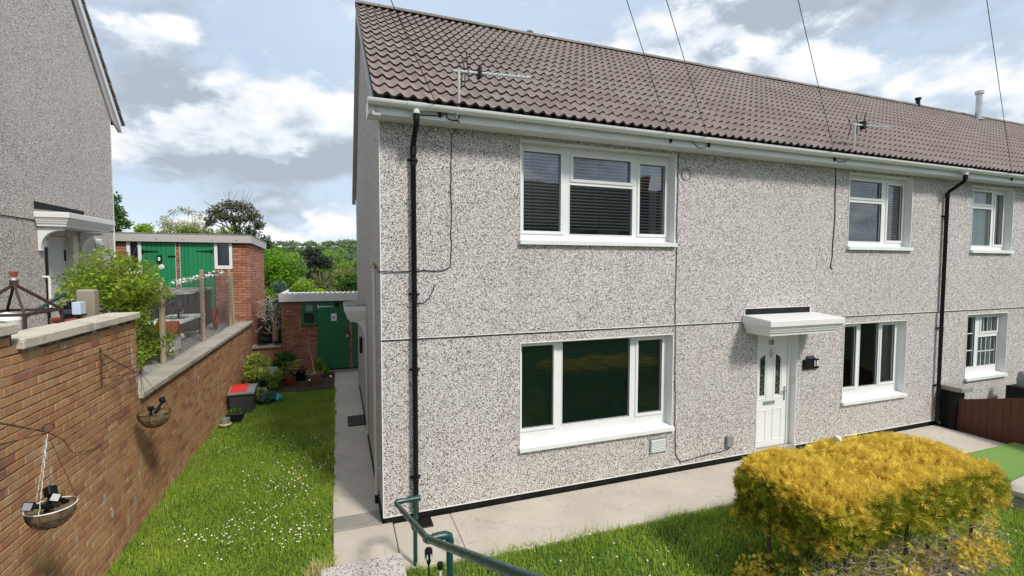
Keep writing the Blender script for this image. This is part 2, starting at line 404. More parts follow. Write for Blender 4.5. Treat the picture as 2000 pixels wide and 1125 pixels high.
def link(name, me, parent=None, origin=None, kind=None, label=None):
    o = bpy.data.objects.new(name, me); COL.objects.link(o)
    if origin is not None:
        me.transform(Matrix.Translation(-Vector(origin))); o.location = origin
    if parent is not None:
        o.parent = parent; 
        pl = WORLD.get(parent.name, Vector((0, 0, 0)))
        o.location = Vector(o.location)-pl
        WORLD[o.name] = pl+Vector(o.location)
    else: WORLD[o.name] = Vector(o.location)
    if kind: o['kind'] = kind
    if label: o['label'] = label
    return o
WORLD = {}
def tag(o, label, cat, group=None):
    o['label'] = label; o['category'] = cat
    if group: o['group'] = group
    return o
def thing(name, label, cat, loc=(0, 0, 0), group=None):
    o = bpy.data.objects.new(name, None); COL.objects.link(o); o.location = loc; o.empty_display_size = .2
    WORLD[o.name] = Vector(loc)
    return tag(o, label, cat, group)
def struct(o): o['kind'] = 'structure'; return o
def copy_part(src, name, parent, loc, rot=None):
    o = src.copy(); COL.objects.link(o); o.name = name; o.parent = parent
    o.location = Vector(loc)-WORLD.get(parent.name, Vector((0, 0, 0))) if parent is not None else loc
    if rot is not None: o.rotation_euler = rot
    return o
def part_mesh(name, me, parent, loc, rot=None):
    o = bpy.data.objects.new(name, me); COL.objects.link(o); o.parent = parent
    o.location = Vector(loc)-WORLD.get(parent.name, Vector((0, 0, 0)))
    if rot is not None: o.rotation_euler = rot
    WORLD[o.name] = Vector(loc)
    return o
def np_mesh(name, V, quads, mats, rnd=None, smooth=False):
    "numpy verts + uniform polygons"
    me = bpy.data.meshes.new(name); k = quads.shape[1]; n = len(quads)
    me.vertices.add(len(V)); me.vertices.foreach_set('co', np.ascontiguousarray(V, dtype=np.float32).ravel())
    me.loops.add(n*k); me.loops.foreach_set('vertex_index', np.ascontiguousarray(quads, dtype=np.int32).ravel())
    me.polygons.add(n); me.polygons.foreach_set('loop_start', np.arange(0, n*k, k, dtype=np.int32))
    me.materials.append(mats)
    me.update(calc_edges=True)
    if rnd is not None:
        at = me.attributes.new('rnd', 'FLOAT', 'FACE'); at.data.foreach_set('value', np.ascontiguousarray(rnd, dtype=np.float32))
    if smooth: me.polygons.foreach_set('use_smooth', np.ones(n, dtype=bool))
    return me
def text_mesh(txt, size, name, m, depth=.003, font_scale=1.0):
    cu = bpy.data.curves.new(name, 'FONT'); cu.body = txt; cu.size = size; cu.extrude = depth; cu.align_x = 'CENTER'; cu.align_y = 'CENTER'; cu.resolution_u = 3
    ob = bpy.data.objects.new(name+'_tmp', cu); COL.objects.link(ob)
    dg = bpy.context.evaluated_depsgraph_get()
    me = bpy.data.meshes.new_from_object(ob.evaluated_get(dg))
    bpy.data.objects.remove(ob); bpy.data.curves.remove(cu)
    me.materials.clear(); me.materials.append(m); me.name = name
    return me

# ------------------------------------------------------------------ ground and paths
def gz(x, y):
    "height of the lawn"
    z = -.12
    k = min(1, max(0, (x-.5)/1.6)); ys = -1.2-2.6*k*k*(3-2*k); sl = .28+.3*k
    if y < ys: z = min(-.12+sl*(ys-y), 1.5)
    if y > 13: z -= min((y-13)*.05, 4.0)
    return z
def build_ground():
    xs = sorted(set(list(np.linspace(-9, 14, 24))+[-900, -500, -260, -120, -60, -30, -18, -12, 18, 25, 40, 70, 130, 260, 500, 900]))
    ys = sorted(set(list(np.linspace(-10, 14, 41))+[-600, -300, -120, -60, -40, -30, -20, -14, 17, 22, 30, 45, 70, 110, 160, 230, 300, 380, 450, 500, 560, 640, 760]))
    V = []
    for y in ys:
        for x in xs:
            z = gz(x, y)-.02
            if y > 250:
                k = min(1, (y-250)/250); z = -4.2+k*k*(3-2*k)*(24.5+1.6*math.sin(x*.013+1)+1.1*math.sin(x*.041))
            V.append((x, y, z))
    n = len(xs); Fq = [(j*n+i, j*n+i+1, (j+1)*n+i+1, (j+1)*n+i) for j in range(len(ys)-1) for i in range(n-1)]
    struct(link('ground', np_mesh('ground', np.array(V), np.array(Fq), M_GROUND, smooth=True)))
build_ground()
mb = MB()                                             # side path and front path, cast in bays with recessed joints
for (x0, x1, y0, y1) in [(-.615, -.012, .40, 2.6), (-.617, -.012, 2.61, 5.1), (-.63, -.012, 5.11, 7.6), (-.65, .9, 7.61, 9.35),
                         (-.60, .115, -.80, .03), (.125, .86, -1.00, -.012), (.866, 7.9, -1.08, -.012), (7.906, 11.2, -1.15, -.012)]:
    mb.bbox(x0, x1, y0, y1, -.3, -.10, .008)
struct(mb.build('path', M_PATH))
mb = MB(); mb.bbox(-.61, -.012, .04, .39, -.3, -.092, .012)
struct(mb.build('path_patch', M_PATCH))
mb = MB()
for k in range(6):
    mb.bbox(-.72, .13, -.83-.85*(k+1)+.01, -.83-.85*k, -.3, .0+.17*k, .012)
struct(mb.build('garden_steps', M_STEP))
mb = MB(); mb.box(-40, 60, -14, -8.2, 1.40, 1.505); struct(mb.build('road', M_ASPH))
mb = MB(); mb.box(8.35, 11.35, -4.0, -1.2, -.4, -.07); struct(mb.build('artificial_turf', M_TURF))
# the neighbour's higher garden behind the brick wall
mb = MB(); mb.box(-30, -3.16, -3.5, 12.4, -.6, 1.58); mb.box(-30, -3.16, -9, -3.5, -.6, 1.9)
struct(mb.build('raised_garden', M_GRAVEL))
mb = MB(); mb.box(-2.86, -.66, 7.35, 9.38, -.4, -.075); struct(mb.build('flower_bed', M_SOIL))

# ------------------------------------------------------------------ bricks
def brick_mesh(name, m, L=.216, H=.066, d=.03, axis='x'):
    "a brick centred on its face: length along x (or y), face towards -y (or +x)"
    mb = MB()
    if axis == 'x': mb.bbox(-L/2, L/2, 0, d, -H/2, H/2, .004)
    else: mb.bbox(-d, 0, -L/2, L/2, -H/2, H/2, .004)
    return mb.mesh(name, m)
def lay_bricks(parent, axis, plane, a0, a1, z0, z1, m, holes=(), limit=300, stop=None, name='brick'):
    """stretcher bond on the plane; the pieces that show largest are objects, the rest one joined part"""
    L, H = .2255, .0765; full = brick_mesh('brick', m, axis=axis); items = []
    nz = int((z1-z0)/H)
    for j in range(nz):
        z = z0+(j+.5)*H; off = (j % 2)*L/2; a = a0-off
        while a < a1:
            b0, b1 = max(a, a0), min(a+L-.0095, a1)
            for h in holes:
                if h[2] < z < h[3]:
                    if b0 < h[0] < b1 and b1 <= h[1]+.0: b1 = h[0]-.004
                    elif b0 < h[1] < b1 and b0 >= h[0]: b0 = h[1]+.004
                    elif b0 < h[0] and b1 > h[1]: b1 = h[0]-.004
            c = (b0+b1)/2
            a += L
            if b1-b0 < .03: continue
            if any(h[0] < c < h[1] and h[2] < z < h[3] for h in holes):
                continue
            if stop and z+H/2 > stop(c): continue
            items.append((c, z, b1-b0))
    def P(c, z): return (c, plane, z) if axis == 'x' else (plane, c, z)
    def size(it):
        q = to_px(P(it[0], it[1]))
        if q is None or not (-30 < q[0] < 2030 and -30 < q[1] < 1155): return 0
        return 1/q[2]
    items.sort(key=size, reverse=True)
    rest = MB()
    for k, (c, z, w) in enumerate(items):
        jit = rng.uniform(-.0025, .0025)
        p = P(c, z+rng.uniform(-.0015, .0015)); p = (p[0], p[1]+jit, p[2]) if axis == 'x' else (p[0]+jit, p[1], p[2])
        if k < limit and size((c, z, w)) > 0:
            o = part_mesh(name, full, parent, p)
            sc = w/.216
            if abs(sc-1) > .01: o.scale = (sc, 1, 1) if axis == 'x' else (1, sc, 1)
            o.rotation_euler = (rng.uniform(-.006, .006), rng.uniform(-.006, .006), rng.uniform(-.01, .01))
        else:
            rest.rnd = float(rng.random())
            h = .033
            if axis == 'x': rest.box(p[0]-w/2, p[0]+w/2, p[1], p[1]+.03, p[2]-h, p[2]+h)
            else: rest.box(p[0]-.03, p[0], p[1]-w/2, p[1]+w/2, p[2]-h, p[2]+h)
    if rest.v: rest.build('brickwork', m, parent, kind='stuff')

# ------------------------------------------------------------------ garden wall
XW = -2.9
gw = thing('garden_wall', 'long orange brick garden wall with stepped pale copings left of the lawn', 'wall', (XW, 1.1, -.12))
YS = 1.08                                               # where the wall steps down
YT = -1.29
mb = MB()
mb.box(XW-.235, XW-.012, YS, 9.42, -.5, 1.52); mb.box(XW-.235, XW-.012, YT, YS, -.5, 2.55); mb.box(XW-.235, XW-.012, -4.5, YT, -.5, 2.68)
mb.build('mortar_core', M_MORTAR, gw)
def wtop(y): return 2.545 if y < YS-.05 and y > YT+.05 else (2.68 if y <= YT+.05 else 1.515)
lay_bricks(gw, 'y', XW, -2.9, YS, 1.525, 2.70, M_BRICK, stop=wtop, limit=150)
lay_bricks(gw, 'y', XW, -2.9, 9.40, -.155, 1.53, M_BRICK, limit=150)
mb = MB()                                               # brick end of the high part
for j in range(13):
    z = 1.59+j*.0765
    if z+.035 > 2.55: break
    w = .10 if j % 2 else .216
    mb.rnd = float(rng.random())
    mb.box(XW-w, XW-.004, YS-.02, YS+.006, z-.033, z+.033)
    if w < .2:
        mb.rnd = float(rng.random()); mb.box(XW-.225, XW-w-.01, YS-.02, YS+.006, z-.033, z+.033)
mb.build('brickwork', M_BRICK, gw)
def cope(y0, y1, z, th=.085, x0=-3.19, x1=-2.855):
    m_ = MB(); m_.bbox(x0, x1, y0+.003, y1-.003, z, z+th+rng.uniform(-.004, .004), .010)
    return m_.build('coping_stone', M_COPE, gw)
for a, b in ((-1.26, -.09), (-.09, YS+.035)): cope(a, b, 2.552)
for a, b in ((-2.6, -1.30), (-3.6, -2.6)): cope(a, b, 2.69)
ys_ = [1.085, 2.02, 2.93, 3.86, 4.78, 5.70, 6.60, 7.52, 8.44, 9.38]
for a, b in zip(ys_, ys_[1:]): cope(a, b, 1.522, .075)

# ------------------------------------------------------------------ the terraced house
HX1 = 24.6; HD = 8.08; ZE = 5.0; ZJ = 2.29
house = thing('terraced_house', 'pale pebbledash terraced house with brown tiled roof and white windows', 'house', (0, 0, 0))
UPW = [(1.86, 4.46, 3.52, 4.95), (8.36, 10.17, 3.53, 4.95), (12.14, 13.66, 3.51, 4.93)]
LOW = [(1.87, 4.49, .60, 2.15), (8.38, 10.20, .60, 2.15), (12.19, 13.71, .74, 2.19)]
DOOR = (6.26, 7.20, -.06, 2.06)
YU, YL = -.018, 0.0
def wall_grid(x0, x1, z0, z1, y, holes, bot=None):
    xs = sorted({x0, x1}|{h[0] for h in holes}|{h[1] for h in holes}); zs = sorted({z0, z1}|{max(z0, h[2]) for h in holes}|{min(z1, h[3]) for h in holes})
    mb = MB()
    for xa, xb in zip(xs, xs[1:]):
        for za, zb in zip(zs, zs[1:]):
            cx, cz = (xa+xb)/2, (za+zb)/2
            if any(h[0] < cx < h[1] and h[2] < cz < h[3] for h in holes): continue
            mb.quad((xa, y, za), (xb, y, za), (xb, y, zb), (xa, y, zb))
    return mb
mb = wall_grid(.0, HX1, ZJ, ZE+.02, YU, UPW); mb.quad((0, YU, ZJ), (HX1, YU, ZJ), (HX1, YL+.03, ZJ), (0, YL+.03, ZJ)); mb.quad((0, YU, ZJ), (0, 0.001, ZJ), (0, .001, ZE), (0, YU, ZE))
mb.build('upper_front_wall', M_DASH, house)
mb = wall_grid(.0, HX1, -.005, ZJ-.012, YL, LOW+[DOOR]); mb.quad((0, 0, -.005), (HX1, 0, -.005), (HX1, .05, -.005), (0, .05, -.005))
mb.build('lower_front_wall', M_DASH, house)
mb = MB()
mb.add([(0, 0, 0), (0, HD, 0), (0, HD, ZE), (0, 4.04, 8.33), (0, 0, ZE)], [(0, 1, 2, 3, 4)])
mb.quad((0, HD, 0), (HX1, HD, 0), (HX1, HD, ZE), (0, HD, ZE))
mb.add([(HX1, 0, 0), (HX1, HD, 0), (HX1, HD, ZE), (HX1, 4.04, 8.33), (HX1, 0, ZE)], [(0, 1, 2, 3, 4)])
mb.build('gable_wall', M_DASH, house)
mb = MB(); mb.box(.03, DOOR[0], .02, .2, -.3, -.008); mb.box(DOOR[1], HX1-.03, .02, .2, -.3, -.008); mb.box(.03, .2, .2, HD-.03, -.3, -.003)
mb.build('plinth', M_DARK, house)
mb = MB()                                               # white render beads
for (a, b) in ((0.0, HX1),):
    mb.box(a, b, YU-.008, YU+.004, ZJ-.002, ZJ+.006)
for (a, b) in ((0., DOOR[0]), (DOOR[1], HX1)): mb.box(a, b, -.007, .01, -.016, -.004)
mb.box(-.004, .008, -.007, .008, -.012, ZJ-.014); mb.box(-.004, .008, YU-.006, .0, ZJ+.004, ZE)
mb.build('render_bead', M_TRIM, house)
mb = MB(); mb.box(0, HX1, -.004, .006, ZJ-.020, ZJ-.0115); mb.build('movement_joint', M_DARK, house)
# floors inside so that rooms are dark boxes
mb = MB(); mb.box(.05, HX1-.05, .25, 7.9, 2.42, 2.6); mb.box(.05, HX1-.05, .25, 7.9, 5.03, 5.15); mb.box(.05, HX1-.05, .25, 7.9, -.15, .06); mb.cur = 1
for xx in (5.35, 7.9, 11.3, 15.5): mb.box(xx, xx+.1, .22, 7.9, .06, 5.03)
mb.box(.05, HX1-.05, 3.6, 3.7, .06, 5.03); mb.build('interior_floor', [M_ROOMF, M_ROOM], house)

def make_window(op, yw, panes, blind=None, curtains=None, glz=.26, bars=(), sill=(.09, .055)):
    """op: opening x0,x1,z0,z1 in the wall at yw. panes: rects (x0,x1,z0,z1) relative to the opening, 'S' marks an opening sash"""
    x0, x1, z0, z1 = op; yf = yw+.135; fr = MB()
    zb = z0+sill[0]
    cut = sorted(panes)
    # frame: a slab around the glass made of bars between the pane rectangles
    rects = [(x0+p[0], x0+p[1], z0+p[2], z0+p[3]) for p in panes]
    xs = sorted({x0, x1}|{r[0] for r in rects}|{r[1] for r in rects}); zs = sorted({zb-.02, z1}|{r[2] for r in rects}|{r[3] for r in rects})
    for xa, xb in zip(xs, xs[1:]):
        for za, zb2 in zip(zs, zs[1:]):
            cx, cz = (xa+xb)/2, (za+zb2)/2
            if any(r[0] < cx < r[1] and r[2] < cz < r[3] for r in rects): continue
            fr.box(xa, xb, yf, yf+.07, za, zb2)
    win = fr.build('window', M_UPVC, house)
    for p, r in zip(panes, rects):
        g = MB(); g.quad((r[0], yf+.032, r[2]), (r[1], yf+.032, r[2]), (r[1], yf+.032, r[3]), (r[0], yf+.032, r[3])); g.build('pane', M_GLASSD if op[3] < 2.2 and op[0] < 11 else (M_GLASSP if op[0] > 11 else M_GLASS), win)
        sm = MB(); e = .045 if (len(p) > 4) else .012; d = .014 if len(p) > 4 else .006
        for (a, b, c_, d_) in ((r[0]-e, r[1]+e, r[2]-e, r[2]), (r[0]-e, r[1]+e, r[3], r[3]+e), (r[0]-e, r[0], r[2], r[3]), (r[1], r[1]+e, r[2], r[3])):
            sm.bbox(a, b, yf-d, yf+.02, c_, d_, .003)
        sm.build('sash' if len(p) > 4 else 'glazing_bead', M_UPVC, win)
    rv = MB(); t_ = .014
    rv.box(x0, x0+t_, yw-.007, yf, z0+.01, z1); rv.box(x1-t_, x1, yw-.007, yf, z0+.01, z1); rv.box(x0+t_, x1-t_, yw-.007, yf, z1-t_, z1)
    rv.build('reveal', M_TRIM, win)
    si = MB(); si.prism([(yw-sill[1], z0), (yw-sill[1], z0+.055), (yf+.01, zb+.0), (yf+.01, z0+.0)], 0, x0-.012, x1+.012)
    si.build('sill', M_UPVC, win)
    xi0, xi1 = x0+.03, x1-.03
    if blind:
        step, tilt, m_, w, th_ = blind; bl = MB(); z = z0+.26; yb = yf+.085
        while z < z1-.08:
            c, s_ = math.cos(tilt)*w/2, math.sin(tilt)*w/2
            bl.quad((xi0, yb-c, z-s_), (xi1, yb-c, z-s_), (xi1, yb+c, z+s_), (xi0, yb+c, z+s_)); bl.quad((xi0, yb-c-.001, z-s_-th_), (xi1, yb-c-.001, z-s_-th_), (xi1, yb-c-.001, z-s_+th_), (xi0, yb-c-.001, z-s_+th_)); z += step
        for k in range(5):
            xc = xi0+.18+(xi1-xi0-.36)*k/4; bl.box(xc-.0015, xc+.0015, yb-.016, yb-.013, z0+.25, z1-.08)
        bl.build('blind', m_, win)
    if curtains:
        for (a, b, m_) in curtains:
            cu = MB(); n = max(6, int((b-a)/.02)); ys = yf+.10
            pts = [(x0+a+(b-a)*k/n, ys+.02*math.sin(k*1.9)) for k in range(n+1)]
            for (p, q) in zip(pts, pts[1:]): cu.quad((p[0], p[1], z0+.1), (q[0], q[1], z0+.1), (q[0], q[1], z1-.05), (p[0], p[1], z1-.05))
            cu.build('curtain', m_, win)
    if bars:
        gb = MB()
        for (a, b, c_, d_) in bars: gb.box(x0+a, x0+b, yf+.022, yf+.042, z0+c_, z0+d_)
        gb.build('glazing_bar', M_UPVC, win)
    return win
SASH = 1
make_window(UPW[0], YU, [(.10, .68, .20, 1.31, SASH), (.88, 1.86, .97, 1.29, SASH), (.83, 1.90, .17, .88), (2.03, 2.50, .20, 1.27, SASH)], (.047, .18, M_BLIND, .03, .009), [(2.28, 2.42, M_CURT)])
make_window(UPW[1], YU, [(.10, 1.10, 1.00, 1.31, SASH), (.08, 1.12, .17, .90), (1.29, 1.73, .20, 1.28, SASH)], (.047, .18, M_BLIND, .03, .009), [(1.45, 1.6, M_CURTW)])
make_window(UPW[2], YU, [(.10, .96, 1.08, 1.34, SASH), (.08, .98, .17, .97), (1.12, 1.42, .20, 1.30, SASH)], None, [(.03, 1.12, M_CURTW), (1.2, 1.40, M_CURTW)])
make_window(LOW[0], YL, [(.08, .58, .27, 1.47, SASH), (.73, 1.90, .26, 1.50), (2.05, 2.50, .28, 1.45, SASH)], (.0245, .5, M_BLINDD, .022, .002))
make_window(LOW[1], YL, [(.10, .54, .28, 1.46, SASH), (.66, 1.19, .26, 1.50), (1.28, 1.67, .29, 1.45, SASH)], (.0245, .35, mat('brown_blind_slat', (.05, .038, .03), .5), .012, .0012), [(1.42, 1.62, M_CURTW)])
make_window(LOW[2], YL, [(.06, .58, .25, 1.36), (.80, 1.40, 1.02, 1.34, SASH), (.72, 1.42, .25, .90)], None, [(.05, .5, M_CURT), (.75, 1.15, M_CURT), (1.25, 1.45, M_CURTW)],
            bars=[(.06, .58, .60, .62), (.06, .58, .98, 1.0), (.72, 1.42, .56, .58)]+[(.72+k*.175, .735+k*.175, .25, .90) for k in (1, 2, 3)]+[(.80+k*.15, .812+k*.15, 1.02, 1.34) for k in (1, 2, 3)])

# front door
dx0, dx1, dz0, dz1 = DOOR; YD = .125
mb = MB(); mb.box(dx0+.015, dx0+.085, YD-.02, YD+.06, dz0, dz1-.015); mb.box(dx1-.085, dx1-.015, YD-.02, YD+.06, dz0, dz1-.015); mb.box(dx0+.085, dx1-.085, YD-.02, YD+.06, dz1-.085, dz1-.015)
mb.box(dx0, dx0+.014, -.007, YD+.0, dz0, dz1); mb.box(dx1-.014, dx1, -.007, YD+.0, dz0, dz1); mb.box(dx0+.014, dx1-.014, -.007, YD, dz1-.014, dz1)
mb.build('door_frame', M_UPVC, house)
mb = MB(); L0, L1 = dx0+.088, dx1-.088; zb = dz0+.05
mb.box(L0, L1, YD, YD+.05, zb, dz1-.088); lw = L1-L0
def mould(p):
    n = len(p)
    for k in range(n):
        a = Vector((p[k][0], YD, p[k][1])); b = Vector((p[(k+1) % n][0], YD, p[(k+1) % n][1])); mb.tube([a, b], .010, 6)
xl = [(L0+.10*lw, L0+.36*lw), (L0+.58*lw, L0+.84*lw)]
GL = []
for k, (a, b) in enumerate(xl):
    hi, lo = 1.72, 1.66
    za, zb_ = (lo, hi) if k == 0 else (hi, lo)
    mould([(a, .86), (b, .86), (b, zb_), (a, za)])
    ga, gb = a+.045, b-.045
    GL.append([(ga, .93), (gb, .93), (gb, zb_-.07), (ga, za-.07)])
    mould([(a, .10), (b, .10), (b, .66), (a, .66)])
door = mb.build('front_door', M_UPVC, house)
m_ = MB(); m_.bbox(dx0+.002, dx1-.002, -.03, .13, -.2, -.012, .006); m_.build('threshold', M_PATCH, house)
for g in GL:
    m_ = MB(); m_.prism([(x, z) for x, z in g], 1, YD-.006, YD+.001); m_.build('glazing_panel', M_LEAD, door)
mc = (L0+.47*lw)
m_ = MB(); m_.bbox(mc-.15, mc+.12, YD-.016, YD+.001, .755, .825, .005); m_.build('letterbox', M_STEEL, door)
m_ = MB(); m_.box(mc-.13, mc+.10, YD-.019, YD-.0155, .770, .810); m_.build('letter_flap', M_GREYP, door)
m_ = MB(); m_.lathe([(.0, .012), (.035, .010), (.042, 0), (.035, -.010), (0, -.012)], (0, 0, 0), 12); m_.tube([(0, .05, .0), (0, .075, 0)], .012, 6); m_.tube([(0, -.03, 0), (0, -.075, 0)], [.012, .004], 6); m_.tube([(0, .075, 0), (0, .11, 0)], [.014, .003], 6)
me = m_.mesh('knocker', M_STEEL, True); me.transform(Matrix.Rotation(PI/2, 4, 'X')); part_mesh('knocker', me, door, (mc, YD-.014, 1.66))
me = text_mesh('18', .135, 'door_number', M_INK); me.transform(Matrix.Rotation(PI/2, 4, 'X')); part_mesh('door_number', me, door, (mc, YD-.005, 1.865))
m_ = MB(); m_.bbox(L1-.075, L1-.035, YD-.014, YD+.001, .80, 1.05, .005); m_.tube([(L1-.055, YD-.01, .98), (L1-.055, YD-.05, .98), (L1-.17, YD-.055, .98)], .010, 8); m_.build('door_handle', M_CHROME, door)
m_ = MB(); m_.bbox(dx1-.026, dx1-.0141, .03, .075, 1.10, 1.24, .004); m_.build('bell_push', M_CREAM, house)

def canopy(parent, x0, x1, dep, z, m=M_TRIM, mtop=None):
    "moulded door canopy against a wall at y=0 facing -y: base at z"
    mb = MB()
    prof = [(-.00, 0), (-.84*dep, 0), (-.85*dep, .045), (-.88*dep, .05), (-.895*dep, .075), (-.925*dep, .10), (-.93*dep, .125), (-.955*dep, .13), (-.955*dep, .155), (-dep, .16), (-dep, .245), (-.985*dep, .255), (-0.0, .30)]
    # sides follow the same steps as the front
    rings = []
    for (y, zz_) in prof[1:-1]:
        ins = (dep+y)*.95; rings.append([(x0+ins, 0, z+zz_), (x0+ins, y, z+zz_), (x1-ins, y, z+zz_), (x1-ins, 0, z+zz_)])
    vs = [p for r in rings for p in r]; fs = []
    for k in range(len(rings)-1):
        for j in range(3): fs.append((4*k+j, 4*k+j+1, 4*k+4+j+1, 4*k+4+j))
    fs.append((0, 1, 2, 3)); mb.add(vs, fs)
    a = rings[-1]; mb.cur = 1
    mb.quad(a[1], a[2], (a[2][0], 0, z+.30), (a[1][0], 0, z+.30)); mb.quad(a[1], (a[1][0], 0, z+.30), a[0]); mb.quad(a[2], a[3], (a[2][0], 0, z+.30))
    return mb.mesh('door_canopy', [m, mtop or m])
me = canopy(house, 5.88, 7.56, .56, 2.10); can = part_mesh('door_canopy', me, house, (0, YU-.004, 0))
mb = MB(); mb.box(5.93, 7.44, YU-.010, YU-.002, 2.385, 2.50); mb.build('lead_flashing', M_DARK, house)
mb = MB(); mb.box(5.915, 5.929, YU-.013, YU-.002, 2.39, 2.515); mb.box(7.441, 7.455, YU-.013, YU-.002, 2.40, 2.515); mb.box(5.929, 7.441, YU-.013, YU-.002, 2.502, 2.515); mb.build('flashing_bead', M_TRIM, house)
# side canopy (over the side door) on the gable
me = canopy(house, -1.35/2, 1.35/2, .40, 0, M_TRIM, M_FELT); me.transform(Matrix.Rotation(-PI/2, 4, 'Z')); part_mesh('side_canopy', me, house, (-.004, 4.15, 2.17))
def corbel(name, parent, m, loc, rz, d=.30, h=.36, w=.09):
    mb = MB(); pts = [(0, 0), (-d, 0), (-d, -.05)]
    for k in range(9):
        a = k/8*PI/2; pts.append((-d*.85+.82*d*math.sin(a)*.9, -.05-(h*.75)*(1-math.cos(a))))
    pts += [(-.06*d-.02, -h), (0, -h)]
    mb.prism(pts, 0, -w/2, w/2); me = mb.mesh(name, m); me.transform(Matrix.Rotation(rz, 4, 'Z'))
    return part_mesh(name, me, parent, loc)
for yy in (3.62, 4.68): corbel('canopy_bracket', house, M_TRIM, (-.003, yy, 2.17), -PI/2)
mb = MB(); mb.box(-.06, -.004, 5.2, 5.5, 1.2, 1.55); mb.build('wall_plaque', M_DARK, house)

# eaves: fascia, soffit, gutter, downpipes
mb = MB(); mb.box(-.13, HX1+.1, -.285, -.265, ZE, ZE+.165); mb.box(-.13, HX1, -.265, YU-.001, ZE-.0, ZE+.016); mb.bbox(-.145, -.128, -.29, -.0, ZE-.01, ZE+.17, .004)
mb.build('fascia', M_SOFF, house)
mb = MB(); n = 10; pr = []
GY, GZ, GR = -.355, ZE+.145, .062
for k in range(n+1):
    a = PI+PI*k/n; pr.append((GY+GR*math.cos(a), GZ+GR*math.sin(a)))
for k in range(n, -1, -1):
    a = PI+PI*k/n; pr.append((GY+(GR-.006)*math.cos(a), GZ+(GR-.006)*math.sin(a)))
mb.prism(pr, 0, -.15, HX1+.1)
mb.prism([(GY+GR*math.cos(PI+PI*k/n), GZ+GR*math.sin(PI+PI*k/n)) for k in range(n+1)], 0, -.152, -.146)
gut = mb.build('gutter', M_UPVC, house, smooth=True)
for x in np.arange(.12, 20, .79):
    b = MB(); b.prism([(GY+(GR+.006)*math.cos(PI+PI*k/n), GZ+(GR+.006)*math.sin(PI+PI*k/n)) for k in range(n+1)]+[(GY+GR*math.cos(PI+PI*k/n)*.99, GZ+GR*math.sin(PI+PI*k/n)*.99) for k in range(n, -1, -1)], 0, x-.012, x+.012)
    b.box(x-.012, x+.012, -.31, -.285, GZ-.075, GZ+.0); b.build('gutter_bracket', M_UPVC, gut)
def union(x):
    b = MB(); b.prism([(GY+(GR+.012)*math.cos(PI+PI*k/n), GZ+(GR+.012)*math.sin(PI+PI*k/n)) for k in range(n+1)], 0, x-.11, x+.11); b.build('gutter_union', M_UPVC, gut, smooth=True)
def downpipe(x, zbot, clips, foot):
    union(x)
    b = MB(); b.tube([(x, GY, GZ-.05), (x, GY, GZ-.115)], .042, 12); b.build('gutter_outlet', M_UPVC, gut, smooth=True)
    b = MB(); yb = -.075
    pts = [(x, GY, GZ-.115), (x, GY, GZ-.20), (x, GY+.03, GZ-.25), (x, yb-.03, GZ-.40), (x, yb, GZ-.45), (x, yb, zbot)]
    b.tube(pts, .034, 12); b.tube([(x, GY, GZ-.11), (x, GY, GZ-.19)], .040, 12); b.tube([(x, yb, GZ-.44), (x, yb, GZ-.54)], .040, 12)
    if foot: b.tube([(x, yb, zbot), (x+.01, yb-.05, zbot-.05)], .034, 12)
    dp = b.build('downpipe', M_BLACK, house, smooth=True)
    for z in clips:
        c = MB(); c.tube([(x, yb, z-.014), (x, yb, z+.014)], .041, 12); c.box(x-.066, x+.066, -.035 if z < ZJ else -.045, -.012, z-.013, z+.013); c.tube([(x, yb, z-.075), (x, yb, z-.03)], .038, 12); c.build('pipe_clip', M_BLACK, dp, smooth=True)
downpipe(.405, .0, (4.55, 2.86, 1.89, .48), True)
downpipe(11.17, .0, (4.25, 1.95, .75), True)
# roof
ey, ez, ry, rz_ = -.425, 5.165, 4.04, 8.41
sl_ = math.atan2(rz_-ez, ry-ey); slen = math.hypot(rz_-ez, ry-ey); NR = 16; ex = slen/NR
mb = MB(); mb.quad((-.08, ey+.02, ez-.05), (HX1, ey+.02, ez-.05), (HX1, ry, rz_-.055), (-.08, ry, rz_-.055)); mb.quad((-.08, ry, rz_-.055), (HX1, ry, rz_-.055), (HX1, 8.5, ez-.05), (-.08, 8.5, ez-.05))
roof = mb.build('roof', M_UNDER, house)
AMP = .021
def tile_geo(mb, x, s, z_off=0, lift=.0):
    """a double roll tile; origin at lower left, s runs up the slope; local frame (x, s, h)"""
    nseg = 12; TL = ex+.07; th = .032
    top = []; 
    for k in range(nseg+1):
        u = k/nseg; w = .30*u; h = AMP*math.cos(2*PI*w/.15)+.004*math.cos(4*PI*w/.15)
        top.append((w, h))
    vs = []
    for (w, h) in top: vs.append((x+w, s, h+.036+lift))
    for (w, h) in top: vs.append((x+w, s+TL, h+.004))
    for (w, h) in top: vs.append((x+w, s, h+.036-th+lift))
    m = nseg+1; mb.cur = 0
    mb.add(vs, [(k, k+1, m+k+1, m+k) for k in range(nseg)])
    mb.cur = 1; mb.add(vs, [(k, 2*m+k, 2*m+k+1, k+1) for k in range(nseg)]); mb.cur = 0
ROOFM = Matrix.Translation((0, ey, ez)) @ Matrix.Rotation(sl_, 4, 'X')
NCOL = int((HX1+.09)/.30)
items = [(i, j) for i in range(NCOL) for j in range(NR)]
def tl_size(ij):
    p = ROOFM @ Vector((-.09+ij[0]*.3+.15, ij[1]*ex, 0)); q = to_px(p)
    if q is None or not (-20 < q[0] < 2020 and -20 < q[1] < 1140): return 0
    nrm = ROOFM.to_3x3() @ Vector((0, 0, 1)); vd = (CAM-p).normalized()
    return max(.001, nrm.dot(vd))/(q[2]**2)
items.sort(key=tl_size, reverse=True)
tm = MB(); tile_geo(tm, 0, 0); tme = tm.mesh('roof_tile', [M_TILE, M_TILE_EDGE], True)
rest = MB()
